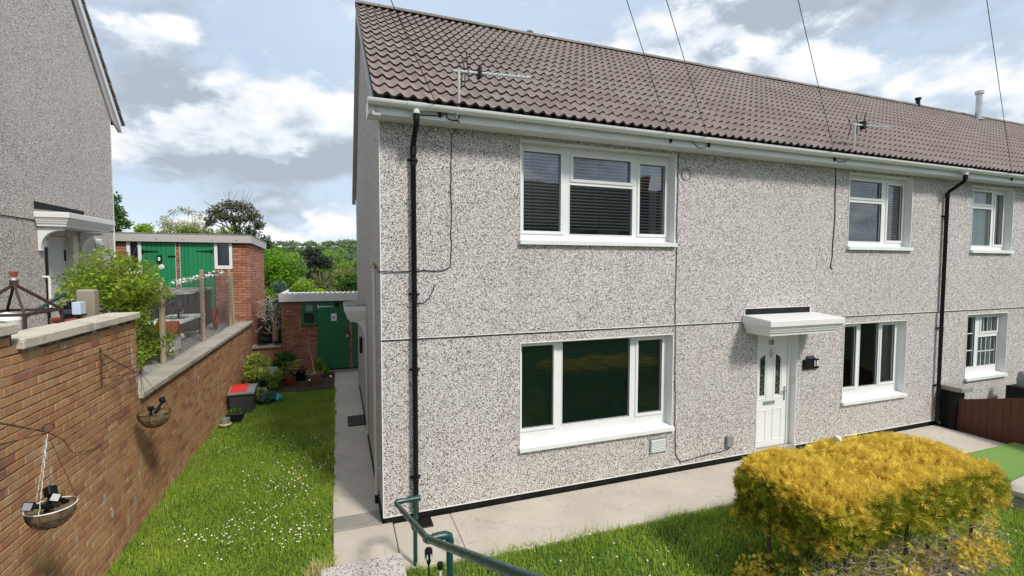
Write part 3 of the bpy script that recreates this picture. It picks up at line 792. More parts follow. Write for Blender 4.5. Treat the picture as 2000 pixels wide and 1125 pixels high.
for k, (i, j) in enumerate(items):
    x = -.09+i*.3; p = ROOFM @ Vector((x, j*ex+rng.uniform(-.003, .003), rng.uniform(-.002, .002)))
    if k < 300: part_mesh('roof_tile', tme, roof, p, (sl_+rng.uniform(-.004, .004), rng.uniform(-.004, .004), rng.uniform(-.003, .003)))
    else:
        rest.rnd = float(rng.random()); tile_geo(rest, x, j*ex)
me = rest.mesh('roof_tiling', [M_TILE, M_TILE_EDGE], True); me.transform(ROOFM)
link('roof_tiling', me, roof, kind='stuff')
# rear slope tiles: one sheet seen only edge-on at the verge
rest = MB()
for j in range(NR): rest.rnd = float(rng.random()); tile_geo(rest, -.09, j*ex); tile_geo(rest, .21, j*ex)
me = rest.mesh('rear_tiling', [M_TILE, M_TILE_EDGE], True); me.transform(Matrix.Translation((.42, 2*ry, 0)) @ Matrix.Rotation(PI, 4, 'Z') @ ROOFM)
link('rear_tiling', me, roof, kind='stuff')
mb = MB()
hn = 8
def ridge_prof(r): return [(ry+r*math.cos(PI*k/hn), rz_-.01+r*.75*math.sin(PI*k/hn)) for k in range(hn+1)]
mb.prism(ridge_prof(.125)+ridge_prof(.105)[::-1], 0, 0, .443); rme = mb.mesh('ridge_tile', M_RIDGE, True)
for k in range(int((HX1+.1)/.45)): part_mesh('ridge_tile', rme, roof, (-.10+k*.45, rng.uniform(-.004, .004), rng.uniform(-.004, .004)))
# barge boards on the gable
def barge(y0, z0, y1, z1, name='bargeboard', x0=-.095, x1=-.07, h=.17, m=M_BARGE, parent=house):
    b = MB(); b.prism([(y0, z0-h), (y1, z1-h), (y1, z1), (y0, z0)], 0, x0, x1); b.box(0, 0, 0, 0, 0, 0) if False else None
    b.prism([(y0, z0-h), (y1, z1-h), (y1, z1-h+.02), (y0, z0-h+.02)], 0, x1, -.001)
    return b.build(name, m, parent)
barge(-.33, ez-.02, ry, rz_-.03); barge(8.44, ez-.02, ry, rz_-.03)
# roof vents and flue
mb = MB(); mb.tube([(3.76, 4.3, 8.1), (3.76, 4.3, 8.62)], .05, 10); mb.tube([(3.76, 4.3, 8.62), (3.76, 4.3, 8.65)], .085, 10); mb.tube([(3.76, 4.3, 8.56), (3.76, 4.3, 8.575)], .07, 10); mb.build('roof_vent', M_GREYP, house, True)
mb = MB(); mb.tube([(17.2, 3.95, 8.2), (17.2, 3.95, 8.60)], .06, 10); mb.tube([(17.2, 3.95, 8.60), (17.2, 3.95, 8.66)], .085, 10); mb.build('roof_vent', M_BLACK, house, True)
mb = MB(); mb.tube([(19.75, 3.6, 7.8), (19.75, 3.6, 8.98)], .085, 12); mb.tube([(19.75, 3.6, 8.98), (19.75, 3.6, 9.08)], .12, 12); mb.tube([(19.75, 3.6, 8.12), (19.75, 3.6, 8.15)], .15, 12); mb.build('flue_pipe', M_STEEL, house, True)
# wall furniture
mb = MB(); mb.box(4.065, 4.375, -.016, .002, .265, .50); mb.cur = 1
for k in range(8): mb.prism([(-.030, .285+k*.025), (-.030, .290+k*.025), (-.0155, .303+k*.025), (-.0155, .298+k*.025)], 0, 4.085, 4.355)
mb.build('air_vent', [M_GREYP, M_PIPEG], house)
mb = MB(); mb.bbox(5.59, 5.735, -.055, -.001, .175, .365, .012); mb.build('cable_box', M_GREYP, house)
def wall_cable(pts, r=.006, name='cable'):
    b = MB(); b.tube(pts, r, 6); return b.build(name, M_CABLE, house)
yu = YU-.009; yl = -.009
def wob(pts, a=.008):
    out = []
    for (p, q) in zip(pts, pts[1:]):
        n_ = max(2, int((Vector(q)-Vector(p)).length/.12))
        for k in range(n_): v = Vector(p).lerp(Vector(q), k/n_); out.append((v.x+rng.uniform(-a, a), v.y, v.z+rng.uniform(-a, a)))
    out.append(pts[-1]); return out
wall_cable(wob([(.97, yu, 4.99), (.90, yu, 4.9), (.892, yu, 3.23), (.80, yu, 3.16), (.0, yu-.008, 3.15)]))
wall_cable([(.0, yu-.008, 3.15), (-.02, .02, 3.14), (-.02, .5, 3.22), (-.02, .9, 3.27), (-.02, 1.0, 2.9), (-.02, .9, 2.45), (-.02, 1.1, 2.2)])
wall_cable(wob([(4.50, yu, 4.99), (4.49, yu, 2.35), (4.51, yl-.01, 2.2), (4.53, yl, 1.2), (4.56, yl, .20), (4.66, yl, .05), (5.1, yl, .09), (5.5, yl, .11), (5.66, yl, .13), (5.67, yl-.01, .18)]))
wall_cable([(4.57+.09*math.cos(a)+.08, yu, 4.66+.09*math.sin(a)) for a in np.linspace(0, 2*PI, 20)], .004)
wall_cable(wob([(7.98, yu, 5.0), (8.0, yu, 4.1), (7.97, yu, 3.4), (7.93, yu, 3.2), (7.99, yu, 3.17)]), .008)
wall_cable([(.44, yu-.005, 2.75), (.52, yu, 2.74), (.60, yu, 2.80), (.66, yu, 2.92), (.67, yu, 2.98)])
yf_ = -.293
wall_cable([(.46, yf_, 5.04), (.6, yf_, 5.05), (.72, yf_, 5.05), (.79, yf_, 5.12)]+[(.86+.08*math.cos(a), yf_-.01, 5.07+.055*math.sin(a)) for a in np.linspace(PI, 3.4*PI, 24)]+[(.93, yf_, 5.02), (.95, -.28, 4.99)], .007)
wall_cable([(4.13, yf_, 5.10), (4.3, yf_, 5.11), (4.5, yf_, 5.10), (4.62, yf_, 5.03), (4.63, yf_, 4.995)], .005)
wall_cable([(4.63, yf_, 5.0), (4.75, yf_, 5.02), (4.84, yf_, 5.08)], .005)
wall_cable([(7.60, yf_, 5.06), (7.7, yf_, 5.02), (7.85, -.40, 5.10), (7.87, -.42, 5.3), (7.86, -.45, 5.6)], .005)
for x in (.70, 4.13, 4.84, 7.57, 12.9):
    b = MB(); b.prism([(x-.03, 5.11), (x+.03, 5.11), (x+.005, 5.03), (x-.005, 5.03)], 1, -.31, -.286); b.build('wire_anchor', M_BLACK, house)
# white service pipe and a thinner one by the side door
mb = MB(); mb.tube([(-.05, .45, .10), (-.05, .45, 3.18)], .022, 10); mb.build('service_pipe', M_PIPEG, house, True)
mb = MB(); mb.tube([(-.05, .45, -.02), (-.05, .45, .10)], .025, 10); mb.build('pipe_foot', M_BLACK, house, True)
mb = MB(); mb.tube([(-.05, .45, 3.18), (-.05, .45, 3.23)], .030, 10); mb.build('pipe_cap', M_BRASS, house, True)
mb = MB(); mb.box(-.075, -.002, .42, .48, .46, .475); mb.build('pipe_bracket', M_PIPEG, house)
mb = MB(); mb.tube([(-.03, 3.0, .05), (-.03, 3.0, 2.2)], .02, 8); mb.build('service_pipe', M_PIPEG, house, True)

# aerials
def aerial(label, x, ztop, length, zx):
    a = thing('tv_aerial', label, 'aerial', (x, -.30, 5.02))
    b = MB(); b.tube([(x, -.31, 5.03), (x, -.36, 5.12), (x, -.43, 5.22), (x, -.44, ztop)], .017, 8); b.build('mast', M_PIPEG, a, True)
    d = Vector((math.cos(zx), math.sin(zx), .10)).normalized(); o = Vector((x-.05, -.44, ztop-.04))
    b = MB(); b.tube([o-d*.02, o+d*length], .015, 6); b.build('boom', M_PIPEG, a)
    b = MB(); sd = Vector((-d.y, d.x, 0)); up = sd.cross(d)*-1
    for k in range(10):
        p = o+d*(.42+(length-.45)*k/9); w = .075-.002*k
        b.tube([p-sd*w, p+sd*w], .0045, 5); b.tube([p-up*.025, p+up*.025], .006, 4)
    b.build('director_rod', M_STEEL, a)
    b = MB()
    for sg in (1, -1):
        for q in (-.5, 0, .5):
            p = o+d*.13; b.tube([p+sd*q*.2, p+sd*q*.2+(up*sg*.17-d*.02)+sd*q*.08], .007, 5)
    b.build('reflector', M_CABLE, a)
    b = MB(); p = o+d*.32; b.bbox(-.02, .02, -.05, .05, -.07, .07, .01, Matrix.Translation(p) @ Matrix.Rotation(zx, 4, 'Z')); b.build('dipole_box', M_BLACK, a)
aerial('tv aerial on white mast nearest the house corner', .905, 5.60, 1.05, .12)
aerial('tv aerial on mast above the second upper window', 7.84, 5.68, 1.25, .15)
# overhead wires run from the eaves up to a pole beside the steps
POLE = Vector((-3.4, -6.4, 9.6))
for k, (x, lb) in enumerate([(.70, 'overhead wire ending by the aerial nearest the house corner'), (4.13, 'left wire of the close pair crossing the roof above the big window'), (4.84, 'right wire of the close pair crossing the roof above the big window'), (7.57, 'overhead wire reaching the eaves at the second aerial'), (12.9, 'rightmost overhead wire crossing the sky beside the flue')]):
    e = Vector((x, -.31, 5.08)); b = MB(); pts = []
    for q in range(13):
        u = q/12; v = e.lerp(POLE, u); v.z -= .10*math.sin(PI*u); pts.append(v)
    b.tube(pts, .0045, 5); tag(b.build('overhead_wire', M_CABLE, None, origin=e), lb, 'wire')
# solar house number
hn_ = thing('house_number_light', 'black solar house number light reading 18 right of the door', 'house number', (7.52, 0, 1.46))
mb = MB(); mb.bbox(7.335, 7.71, -.04, -.002, 1.36, 1.54, .006); mb.build('light_body', M_BLACK, hn_)
mb = MB(); mb.prism([(-.055, 1.543), (-.055, 1.555), (-.01, 1.60), (-.01, 1.543)], 0, 7.42, 7.60); mb.build('solar_panel', M_SOLAR, hn_)
me = text_mesh('18', .15, 'numerals', M_WINK, .003); me.transform(Matrix.Rotation(PI/2, 4, 'X')); part_mesh('numerals', me, hn_, (7.63, -.045, 1.455))

# ------------------------------------------------------------------ neighbour's house
NX = -5.6; NZ = 1.62
nb = thing('neighbour_house', 'brown pebbledash gable end with side door at the left edge', 'house', (NX, 4, NZ))
ND = (5.20, 6.12, NZ, 3.78); NE = 6.72; NR_Y, NR_Z = 4.04, NE+4.0*1.28
mb = MB(); ys2 = sorted({0, ND[0], ND[1], 8.0}); zs2 = [1.5, ND[3], 4.02]
for a, b in zip(ys2, ys2[1:]):
    for c, d in zip(zs2, zs2[1:]):
        if ND[0] < (a+b)/2 < ND[1] and (c+d)/2 < ND[3]: continue
        mb.quad((NX, a, c), (NX, b, c), (NX, b, d), (NX, a, d))
mb.build('lower_gable_wall', M_DASH2, nb)
mb = MB(); X2 = NX+.02
mb.add([(X2, 0, 4.032), (X2, 8.0, 4.032), (X2, 8.0, NE), (X2, NR_Y, NR_Z-.1), (X2, 0, NE)], [(0, 1, 2, 3, 4)]); mb.quad((NX-.03, 0, 4.032), (NX-.03, 8, 4.032), (X2, 8, 4.032), (X2, 0, 4.032))
mb.quad((X2, 8.0, 1.5), (-16, 8.0, 1.5), (-16, 8.0, NE), (X2, 8.0, NE)); mb.quad((X2, 0, 1.5), (-16, 0, 1.5), (-16, 0, NE), (X2, 0, NE))
mb.build('upper_gable_wall', M_DASH2, nb)
mb = MB(); mb.box(NX-.02, NX+.004, .0, 8.0, 4.02, 4.031); mb.build('movement_joint', M_DARK, nb)
mb = MB(); mb.box(NX+.003, NX+.027, 7.985, 8.006, 1.5, NE-.05); mb.build('render_bead', M_TRIM, nb)
ryv = 8.42; b_ = MB(); b_.prism([(ryv, NE-.22), (ryv, NE-.02), (NR_Y, NR_Z), (-.42, NE-.02), (-.42, NE-.22), (NR_Y, NR_Z-.26)], 0, X2+.04, X2+.075)
b_.build('bargeboard', M_SOFF, nb)
b_ = MB(); b_.prism([(ryv, NE-.22), (8.0, NE-.02), (NR_Y, NR_Z-.1), (NR_Y, NR_Z-.26)], 0, X2, X2+.04); b_.build('soffit', M_BARGE, nb)
nroof = MB(); nroof.quad((X2+.03, ryv+.05, NE-.0), (-16, ryv+.05, NE-.0), (-16, NR_Y, NR_Z+.03), (X2+.03, NR_Y, NR_Z+.03)); nroof.quad((X2+.03, NR_Y, NR_Z+.03), (-16, NR_Y, NR_Z+.03), (-16, -.45, NE), (X2+.03, -.45, NE))
nrf = nroof.build('roof', M_UNDER, nb)
nl = math.hypot(ryv+.1-NR_Y, NR_Z-NE); na = math.atan2(NR_Z-NE, ryv+.1-NR_Y)
tb = MB(); tb.box(-.28, .11, -.0, .38, .01, .045); tb.box(-.28, .11, -.005, .01, -.01, .045); tme2 = tb.mesh('roof_tile', M_TILE)
tme2.materials[0] = M_TILE
for k in range(int(nl/.335)):
    p = Vector((X2+.0, ryv+.10-k*.335*math.cos(na), NE-.02+k*.335*math.sin(na)))
    o = part_mesh('roof_tile', tme2, nrf, p); o.rotation_euler = (na-.09, 0, PI); o.location += Vector((-.17, 0, 0)); 
mb = MB()
YDn = NX-.10
mb.box(YDn-.05, YDn, ND[0], ND[0]+.07, NZ, ND[3]); mb.box(YDn-.05, YDn, ND[1]-.07, ND[1], NZ, ND[3]); mb.box(YDn-.05, YDn, ND[0]+.07, ND[1]-.07, ND[3]-.07, ND[3])
mb.box(YDn, NX+.012, ND[1]-.012, ND[1]+.16, NZ, ND[3]+.04); mb.build('door_frame', M_CREAM, nb)
mb = MB(); mb.box(YDn-.045, YDn-.01, ND[0]+.07, ND[1]-.07, NZ, ND[3]-.07); nd = mb.build('side_door', M_PIPEG, nb)
for z in (2.2, 3.3): b = MB(); b.box(YDn-.01, YDn+.012, ND[1]-.10, ND[1]-.075, z, z+.22); b.build('hinge', M_BLACK, nd)
mb = MB(); mb.box(NX-.1, NX+.006, ND[0]-.10, ND[0], NZ, ND[3]); mb.build('door_reveal', M_DARK, nb)
me = canopy(nb, -.95, .95, .50, 0, M_TRIM, M_FELT); me.transform(Matrix.Rotation(PI/2, 4, 'Z')); part_mesh('door_canopy', me, nb, (X2+.004, 5.72, 3.92))
for yy in (4.95, 6.45): corbel('canopy_bracket', nb, M_TRIM, (NX+.003, yy, 3.90), PI/2, .36, .42)
mb = MB(); mb.box(X2-.002, X2+.008, 4.80, 6.55, 4.16, 4.36); mb.build('lead_flashing', M_DARK, nb)
mb = MB(); mb.lathe([(0, .05), (.06, .045), (.085, .02), (.09, 0), (0, 0)], (0, 0, 0), 14); me = mb.mesh('porch_light', M_TRIM, True); me.transform(Matrix.Rotation(PI/2, 4, 'Y')); part_mesh('porch_light', me, nb, (NX+.002, 5.08, 3.62))
mb = MB(); mb.bbox(NX+.002, NX+.09, 7.05, 7.19, 3.60, 3.80, .015); mb.build('wall_light', M_UPVC, nb)
mb = MB(); pts = [(NX+.0, 5.02, 3.0), (NX+.08, 5.02, 3.0), (NX+.09, 5.02, 2.95), (NX+.09, 5.02, 2.45), (NX+.08, 5.02, 2.40), (NX, 5.02, 2.40)]; mb.tube(pts, .022, 8); mb.build('grab_rail', M_UPVC, nb, True)

# ------------------------------------------------------------------ outbuildings
def planks(parent, name, x0, x1, z0, z1, y, n, m, th=.025, label=None):
    back = MB(); back.box(x0, x1, y+th*.5, y+th+.02, z0, z1)
    d = back.build(name, m, parent, label=label); w = (x1-x0)/n
    pm = MB(); pm.bbox(0, w-.006, 0, th, 0, z1-z0, .003); me = pm.mesh('plank', m)
    for k in range(n): part_mesh('plank', me, d, (x0+k*w+.003, y+rng.uniform(-.002, .002), z0))
    return d
def hinge(parent, x0, x1, z, y, m):
    b = MB(); b.prism([(x0, z-.03), (x0, z+.03), (x1, z+.008), (x1, z-.008)], 1, y-.008, y-.001); b.box(x0-.02, x0+.015, y-.014, y-.001, z-.06, z+.06); b.build('strap_hinge', m, parent)
# the tall outhouse behind the neighbour
ob = thing('brick_outhouse', 'tall flat roofed brick outhouse with two bright green doors', 'outhouse', (-4.5, 9.3, 1.58))
OY = 9.32; OX = -2.9
mb = MB(); mb.box(-8.5, OX-.012, OY+.03, 12.1, -.5, 3.9); mb.build('mortar_core', M_MORTAR2, ob)
holes = [(-5.80, -5.47, 2.9, 4), (-5.47, -4.70, 1.5, 4), (-4.60, -3.78, 1.5, 4), (-3.78, -3.33, 3.10, 4)]
lay_bricks(ob, 'x', OY, -6.6, OX, 1.58, 3.84, M_BRICK2, holes=holes, limit=170)
lay_bricks(ob, 'y', OX, OY+.02, 12.1, -.12, 3.80, M_BRICK2, limit=130)
d1 = planks(ob, 'plank_door', -5.47, -4.70, 1.60, 3.83, OY-.01, 7, M_GREEN2, label='green plank door with small lantern and oval plate')
d2 = planks(ob, 'plank_door', -4.60, -3.78, 1.60, 3.83, OY-.01, 8, M_GREEN2, label='plain green plank door beside the white window')
hinge(d1, -5.45, -5.08, 3.58, OY-.012, M_BLACK); hinge(d2, -3.83, -4.22, 3.60, OY-.012, M_BLACK)
b = MB(); b.box(-4.88, -4.70, OY-.03, OY-.012, 3.44, 3.47); b.build('bolt', M_BLACK, d1)
b = MB(); b.bbox(-5.11, -5.01, OY-.09, OY-.011, 3.30, 3.48, .01); b.cur = 1; b.box(-5.085, -5.035, OY-.095, OY-.089, 3.33, 3.43); b.build('lantern', [M_BLACK, M_UPVC], d1)
b = MB(); b.lathe([(0, .008), (.065, .006), (.07, 0)], (0, 0, 0), 16); me = b.mesh('oval_plate', M_UPVC, True); me.transform(Matrix.Rotation(PI/2, 4, 'X')); part_mesh('oval_plate', me, d1, (-5.04, OY-.012, 3.17))
b = MB(); b.box(-4.705, -4.695, OY-.012, OY+.002, 1.6, 3.83); b.box(-4.605, -4.595, OY-.012, OY+.002, 1.6, 3.83); b.build('door_post', M_TRIM, ob)
for (a, c, lo) in ((-3.775, -3.335, 3.105), (-5.80, -5.475, 2.95)):
    f = MB(); f.box(a, a+.075, OY-.03, OY+.03, lo, 3.83); f.box(c-.075, c, OY-.03, OY+.03, lo, 3.83); f.box(a+.075, c-.075, OY-.03, OY+.03, lo, lo+.10)
    w_ = f.build('window', M_UPVC, ob); p = MB(); p.quad((a+.075, OY+.01, lo+.10), (c-.075, OY+.01, lo+.10), (c-.075, OY+.01, 3.83), (a+.075, OY+.01, 3.83)); p.build('pane', M_DGLASS, w_)
b = MB(); b.bbox(-8.6, OX+.07, OY-.12, OY-.09, 3.845, 4.06, .004); b.prism([(OY-.0895, 3.845), (OY-.0895, 4.06), (12.2, 3.97), (12.2, 3.755)], 0, OX+.04, OX+.07); b.build('fascia', M_BARGE, ob)
b = MB(); b.prism([(OY-.13, 4.062), (OY-.13, 4.085), (12.2, 3.995), (12.2, 3.972)], 0, -8.6, OX+.08); b.build('flat_roof', M_FELT, ob)
for x in (-5.6, -5.1, -4.5, -3.8, -3.2): b = MB(); b.box(x-.012, x+.012, OY-.125, OY-.119, 3.9, 3.925); b.build('fixing_screw', M_RUST, ob)
# the low outhouse at the end of the path
ob2 = thing('brick_store', 'low brick store with dark green plank door at the end of the path', 'outhouse', (-1, 9.4, -.1))
SY = 9.42
mb = MB(); mb.box(-2.11, 2.2, SY+.03, 12.0, -.4, 2.12); mb.build('mortar_core', M_MORTAR2, ob2)
holes = [(-1.56, -1.14, 1.40, 2.3), (-1.14, -.21, -.3, 2.3), (-.12, .75, -.3, 2.3)]
lay_bricks(ob2, 'x', SY, -2.12, 1.0, -.12, 2.14, M_BRICK2, holes=holes, limit=290)
d = planks(ob2, 'plank_door', -1.135, -.215, .02, 2.10, SY-.012, 8, M_GREEN)
hinge(d, -1.10, -.66, 1.95, SY-.014, M_STEEL); hinge(d, -1.10, -.66, .25, SY-.014, M_GREEN)
b = MB(); b.bbox(-.31, -.20, SY-.04, SY-.013, 1.03, 1.16, .004); b.build('hasp', M_BLACK, d)
b = MB(); b.bbox(-.305, -.235, SY-.075, SY-.041, .99, 1.06, .006); b.tube([(-.295, SY-.055, 1.06), (-.295, SY-.055, 1.12), (-.245, SY-.055, 1.12), (-.245, SY-.055, 1.06)], .007, 6); b.build('padlock', M_STEEL, d)
b = MB(); b.bbox(-.73, -.57, SY-.022, SY-.013, 1.50, 1.73, .004); b.build('dog_notice', M_UPVC, d)
b = MB()                                                # small dog silhouette on the notice
b.box(-.68, -.62, SY-.0235, SY-.0222, 1.595, 1.625); b.box(-.692, -.668, SY-.0235, SY-.0222, 1.615, 1.645)
for x in (-.678, -.664, -.640, -.628): b.box(x, x+.007, SY-.0235, SY-.0222, 1.57, 1.596)
b.build('dog_symbol', M_INK, d)
planks(ob2, 'plank_door', -.115, .75, .02, 2.10, SY-.012, 8, M_GREEN)
b = MB(); b.bbox(-.62, -.50, SY-.09, SY-.014, 1.95, 2.10, .008); b.build('security_light', M_BLACK, ob2)
f = MB(); a, c, lo, hi = -1.555, -1.145, 1.41, 2.10
f.box(a, a+.06, SY-.03, SY+.03, lo, hi); f.box(c-.06, c, SY-.03, SY+.03, lo, hi); f.box(a+.06, c-.06, SY-.03, SY+.03, hi-.03, hi); f.bbox(a-.03, c+.03, SY-.07, SY+.03, lo-.02, lo+.05, .006)
w_ = f.build('window', M_GREEN, ob2); p = MB(); p.quad((a+.06, SY+.012, lo+.05), (c-.06, SY+.012, lo+.05), (c-.06, SY+.012, hi-.03), (a+.06, SY+.012, hi-.03)); p.build('pane', M_DGLASS, w_)
f = MB()
for (x0, x1, z0, z1) in ((a+.05, c-.05, 2.02, 2.08), (a+.05, c-.05, 1.76, 1.82), (a+.05, a+.11, 1.82, 2.02), (c-.11, c-.05, 1.82, 2.02)): f.bbox(x0, x1, SY-.055, SY-.025, z0, z1, .005)
f.build('hopper_sash', M_GREEN, w_); p = MB(); p.quad((a+.11, SY-.035, 1.82), (c-.11, SY-.035, 1.82), (c-.11, SY-.035, 2.02), (a+.11, SY-.035, 2.02)); p.build('pane', M_GREYP, w_)
b = MB(); b.bbox(-2.17, 2.3, SY-.10, SY-.075, 2.125, 2.365, .004); b.bbox(-2.17, -2.145, SY-.0745, 12.1, 2.125, 2.365, .004); b.build('fascia', M_TRIM, ob2)
b = MB(); xs_ = np.linspace(-2.2, 2.3, 181)
zz_ = lambda x: 2.372+.018*math.cos(2*PI*x/.15)
for (xa, xb) in zip(xs_, xs_[1:]):
    b.quad((xa, SY-.073, zz_(xa)), (xb, SY-.073, zz_(xb)), (xb, 12.1, zz_(xb)-.12), (xa, 12.1, zz_(xa)-.12)); b.quad((xa, SY-.073, zz_(xa)-.014), (xb, SY-.073, zz_(xb)-.014), (xb, SY-.073, zz_(xb)), (xa, SY-.073, zz_(xa)))
b.build('corrugated_roof', M_TRIM, ob2)
b = MB(); b.box(-1.2, .8, SY-.05, SY+.02, -.12, -.0); b.build('door_sill', M_DARK, ob2)
b = MB(); b.box(-2.2, .9, 9.36, 9.40, -.3, -.02); b.build('brick_step', M_PATCH, ob2)

# ------------------------------------------------------------------ foliage helpers
def leaf_cards(P, size, aspect=.5, up=.0, nrm=None, tint=None, jitter=.35, spread=1.0):
    """rhombic leaves centred at P (n,3): random directions, biased up"""
    n = len(P); d = rng.normal(size=(n, 3)); d[:, 2] = d[:, 2]*.6+up
    if nrm is not None: d = d*spread+nrm
    d /= np.linalg.norm(d, axis=1, keepdims=True)
    r = rng.normal(size=(n, 3)); s = np.cross(d, r); s /= np.linalg.norm(s, axis=1, keepdims=True)+1e-9
    L = size*(1+jitter*rng.uniform(-1, 1, n))[:, None]
    nn = np.cross(d, s)
    V = np.stack([P-d*L*.5, P+s*L*aspect*.5+nn*L*.08, P+d*L*.5, P-s*L*aspect*.5+nn*L*.08], 1).reshape(-1, 3)
    Q = np.arange(4*n).reshape(n, 4)
    return V, Q
def blob_points(blobs, n, shell=.5):
    """points in ellipsoids (cx,cy,cz,rx,ry,rz), weight by area, denser near the skin"""
    w = np.array([b[3]*b[4]+b[4]*b[5]+b[3]*b[5] for b in blobs]); k = rng.choice(len(blobs), n, p=w/w.sum())
    B = np.array(blobs)[k]; d = rng.normal(size=(n, 3)); d /= np.linalg.norm(d, axis=1, keepdims=True)
    r = rng.random(n)**shell
    return B[:, :3]+d*B[:, 3:]*r[:, None], k, d
def clumps(c, R, n, r, seed, flat=.0):
    "sub-blobs filling an ellipsoid crown"
    g = np.random.default_rng(seed); out = []
    while len(out) < n:
        d = g.normal(size=3); d /= np.linalg.norm(d); q = g.random()**.45
        p = np.array(c)+d*np.array(R)*q
        s = r*g.uniform(.6, 1.3); out.append((*p, s, s, s*.75))
    return out
LM = {k: leaf_mat('leaf_'+k, a, b, tr) for k, a, b, tr in [
    ('dark', (.012, .034, .008), (.034, .075, .018), .2), ('oak', (.028, .085, .014), (.085, .19, .030), .3),
    ('lime', (.14, .26, .018), (.36, .50, .05), .4), ('fresh', (.10, .24, .016), (.28, .46, .04), .4),
    ('pale', (.24, .25, .12), (.42, .41, .24), .3), ('grey', (.075, .095, .05), (.17, .185, .11), .3),
    ('blue', (.035, .09, .05), (.15, .24, .16), .2), ('olive', (.13, .20, .045), (.31, .36, .11), .35),
    ('privet', (.075, .15, .014), (.36, .48, .05), .4), ('varie', (.13, .22, .03), (.55, .60, .14), .4), ('holly', (.020, .034, .020), (.055, .070, .045), .1),
    ('hazy_hill', (.085, .15, .065), (.20, .27, .12), .2), ('spike', (.10, .15, .04), (.30, .32, .13), .3), ('gold', (.50, .29, .022), (1.0, .80, .15), .4), ('hedge_green', (.025, .06, .006), (.42, .44, .03), .3)]}  # hillside leaves are paler: distance haze is put into their colour
def tree(name, label, cat, base, height, blobs, nleaf, lsize, mk, trunk_r=.15, limbs=8, group=None, aspect=.55, shell=.5, bare=0, up=.1, bark=None):
    base = Vector(base); t_ = thing(name, label, cat, base, group); g = random.Random(hash(label) % 9999 if False else len(label)*131+int(abs(base.x)*10))
    P, k, d = blob_points(blobs, nleaf, shell)
    tint0 = np.random.default_rng(len(label)).random(len(blobs))*.5
    tint = np.clip(tint0[k]+rng.random(nleaf)*.5, 0, 1)
    V, Q = leaf_cards(P, lsize, aspect, up, nrm=d*.6)
    me = np_mesh('crown', V, Q, LM[mk], tint); link('crown', me, t_)
    m_ = MB(); cz = sum(b[2] for b in blobs)/len(blobs); c = Vector((sum(b[0] for b in blobs)/len(blobs), sum(b[1] for b in blobs)/len(blobs), cz))
    m_.tube([base, base.lerp(c, .5)+Vector((g.uniform(-.1, .1), 0, 0)), c], [trunk_r, trunk_r*.75, trunk_r*.4], 7)
    for q in range(limbs+bare):
        b = blobs[g.randrange(len(blobs))]; e = Vector(b[:3]); s = base.lerp(c, g.uniform(.35, .95)); mid = s.lerp(e, .55)+Vector((0, 0, .12*(e-s).length))
        ext = e+(e-s).normalized()*b[3]*(1.0 if q >= limbs else .5)
        m_.tube([s, mid, ext], [trunk_r*.4, trunk_r*.22, trunk_r*.05], 5)
        if q >= limbs:
            for w in range(4):
                dd = Vector((g.uniform(-1, 1), g.uniform(-1, 1), g.uniform(-.2, 1.2)))*b[3]*.9; m_.tube([mid.lerp(ext, g.random()), ext+dd], [trunk_r*.12, trunk_r*.03], 4)
    m_.build('trunk', bark or M_BARK, t_)
    return t_
G = lambda x, y: gz(x, y)
G1 = 'trees rising behind the outhouses'
tree('broadleaf_tree', 'dark green tree against the neighbour house corner', 'tree', (-17.6, 40, G(0, 40)), 9, clumps((-17.4, 40, 5.6), (1.5, 1.5, 2.9), 26, .75, 1), 7000, .26, 'oak', .25, 10)
tree('birch_tree', 'pale half bare twiggy tree behind the outhouse roof', 'tree', (-13.9, 46, G(0, 46)), 9, clumps((-14.2, 46, 6.2), (2.5, 2.0, 2.2), 40, .65, 2), 5200, .15, 'pale', .2, 10, bare=26, bark=M_TWIG)
tree('bushy_tree', 'small lime green tree just above the outhouse roof', 'tree', (-11.6, 30, G(0, 30)), 6, clumps((-11.6, 30, 4.6), (1.15, 1.0, 1.15), 18, .5, 3), 5600, .16, 'lime', .12, 6)
tree('bushy_tree', 'olive green loose tree between the pale tree and the tall one', 'tree', (-13.3, 41, G(0, 41)), 6, clumps((-11.4, 41, 5.2), (4.0, 1.6, 1.5), 44, .6, 13), 7600, .20, 'olive', .15, 8, bare=8)
tree('tall_tree', 'tall open grey-green tree with drooping airy crown', 'tree', (-9.6, 46, G(0, 46)), 10, [(-11.3, 46, 8.2, 1.0, 1, .75), (-10.2, 46, 8.9, 1.1, 1, .6), (-9.1, 46, 8.7, 1.1, 1, .7), (-8.2, 46, 7.9, .9, .9, .7), (-10.6, 45.6, 7.7, 1.2, 1, .5), (-11.9, 46, 7.3, .5, .7, .5), (-7.7, 46, 7.1, .6, .7, .5), (-9.2, 46, 7.6, 1., 1, .5)], 4200, .22, 'grey', .22, 14, shell=.7, bare=5)
tree('conifer_tree', 'dark pointed conifer behind the outhouse corner', 'tree', (-5.5, 28, G(0, 28)), 6, [(-5.5+dx, 28, z, r, r, r) for z, r, dx in ((1, 1.7, 0), (2.2, 1.6, 0), (3.4, 1.45, 0), (4.2, 1.0, -.4), (4.3, .75, .45), (5.0, .7, -.7), (5.2, .55, .0), (5.75, .32, .12), (5.5, .28, -.35), (5.45, .25, -1.0), (4.75, .4, .65), (4.0, .4, 1.15), (3.4, .4, 1.3))], 11000, .17, 'dark', .2, 6, aspect=.35, up=.5)
tree('bushy_tree', 'bright spring green tree right of the outhouse', 'tree', (-3.6, 25, G(0, 25)), 5, clumps((-3.55, 25, 2.7), (1.25, 1.1, 2.1), 30, .6, 5), 9000, .15, 'fresh', .14, 8)
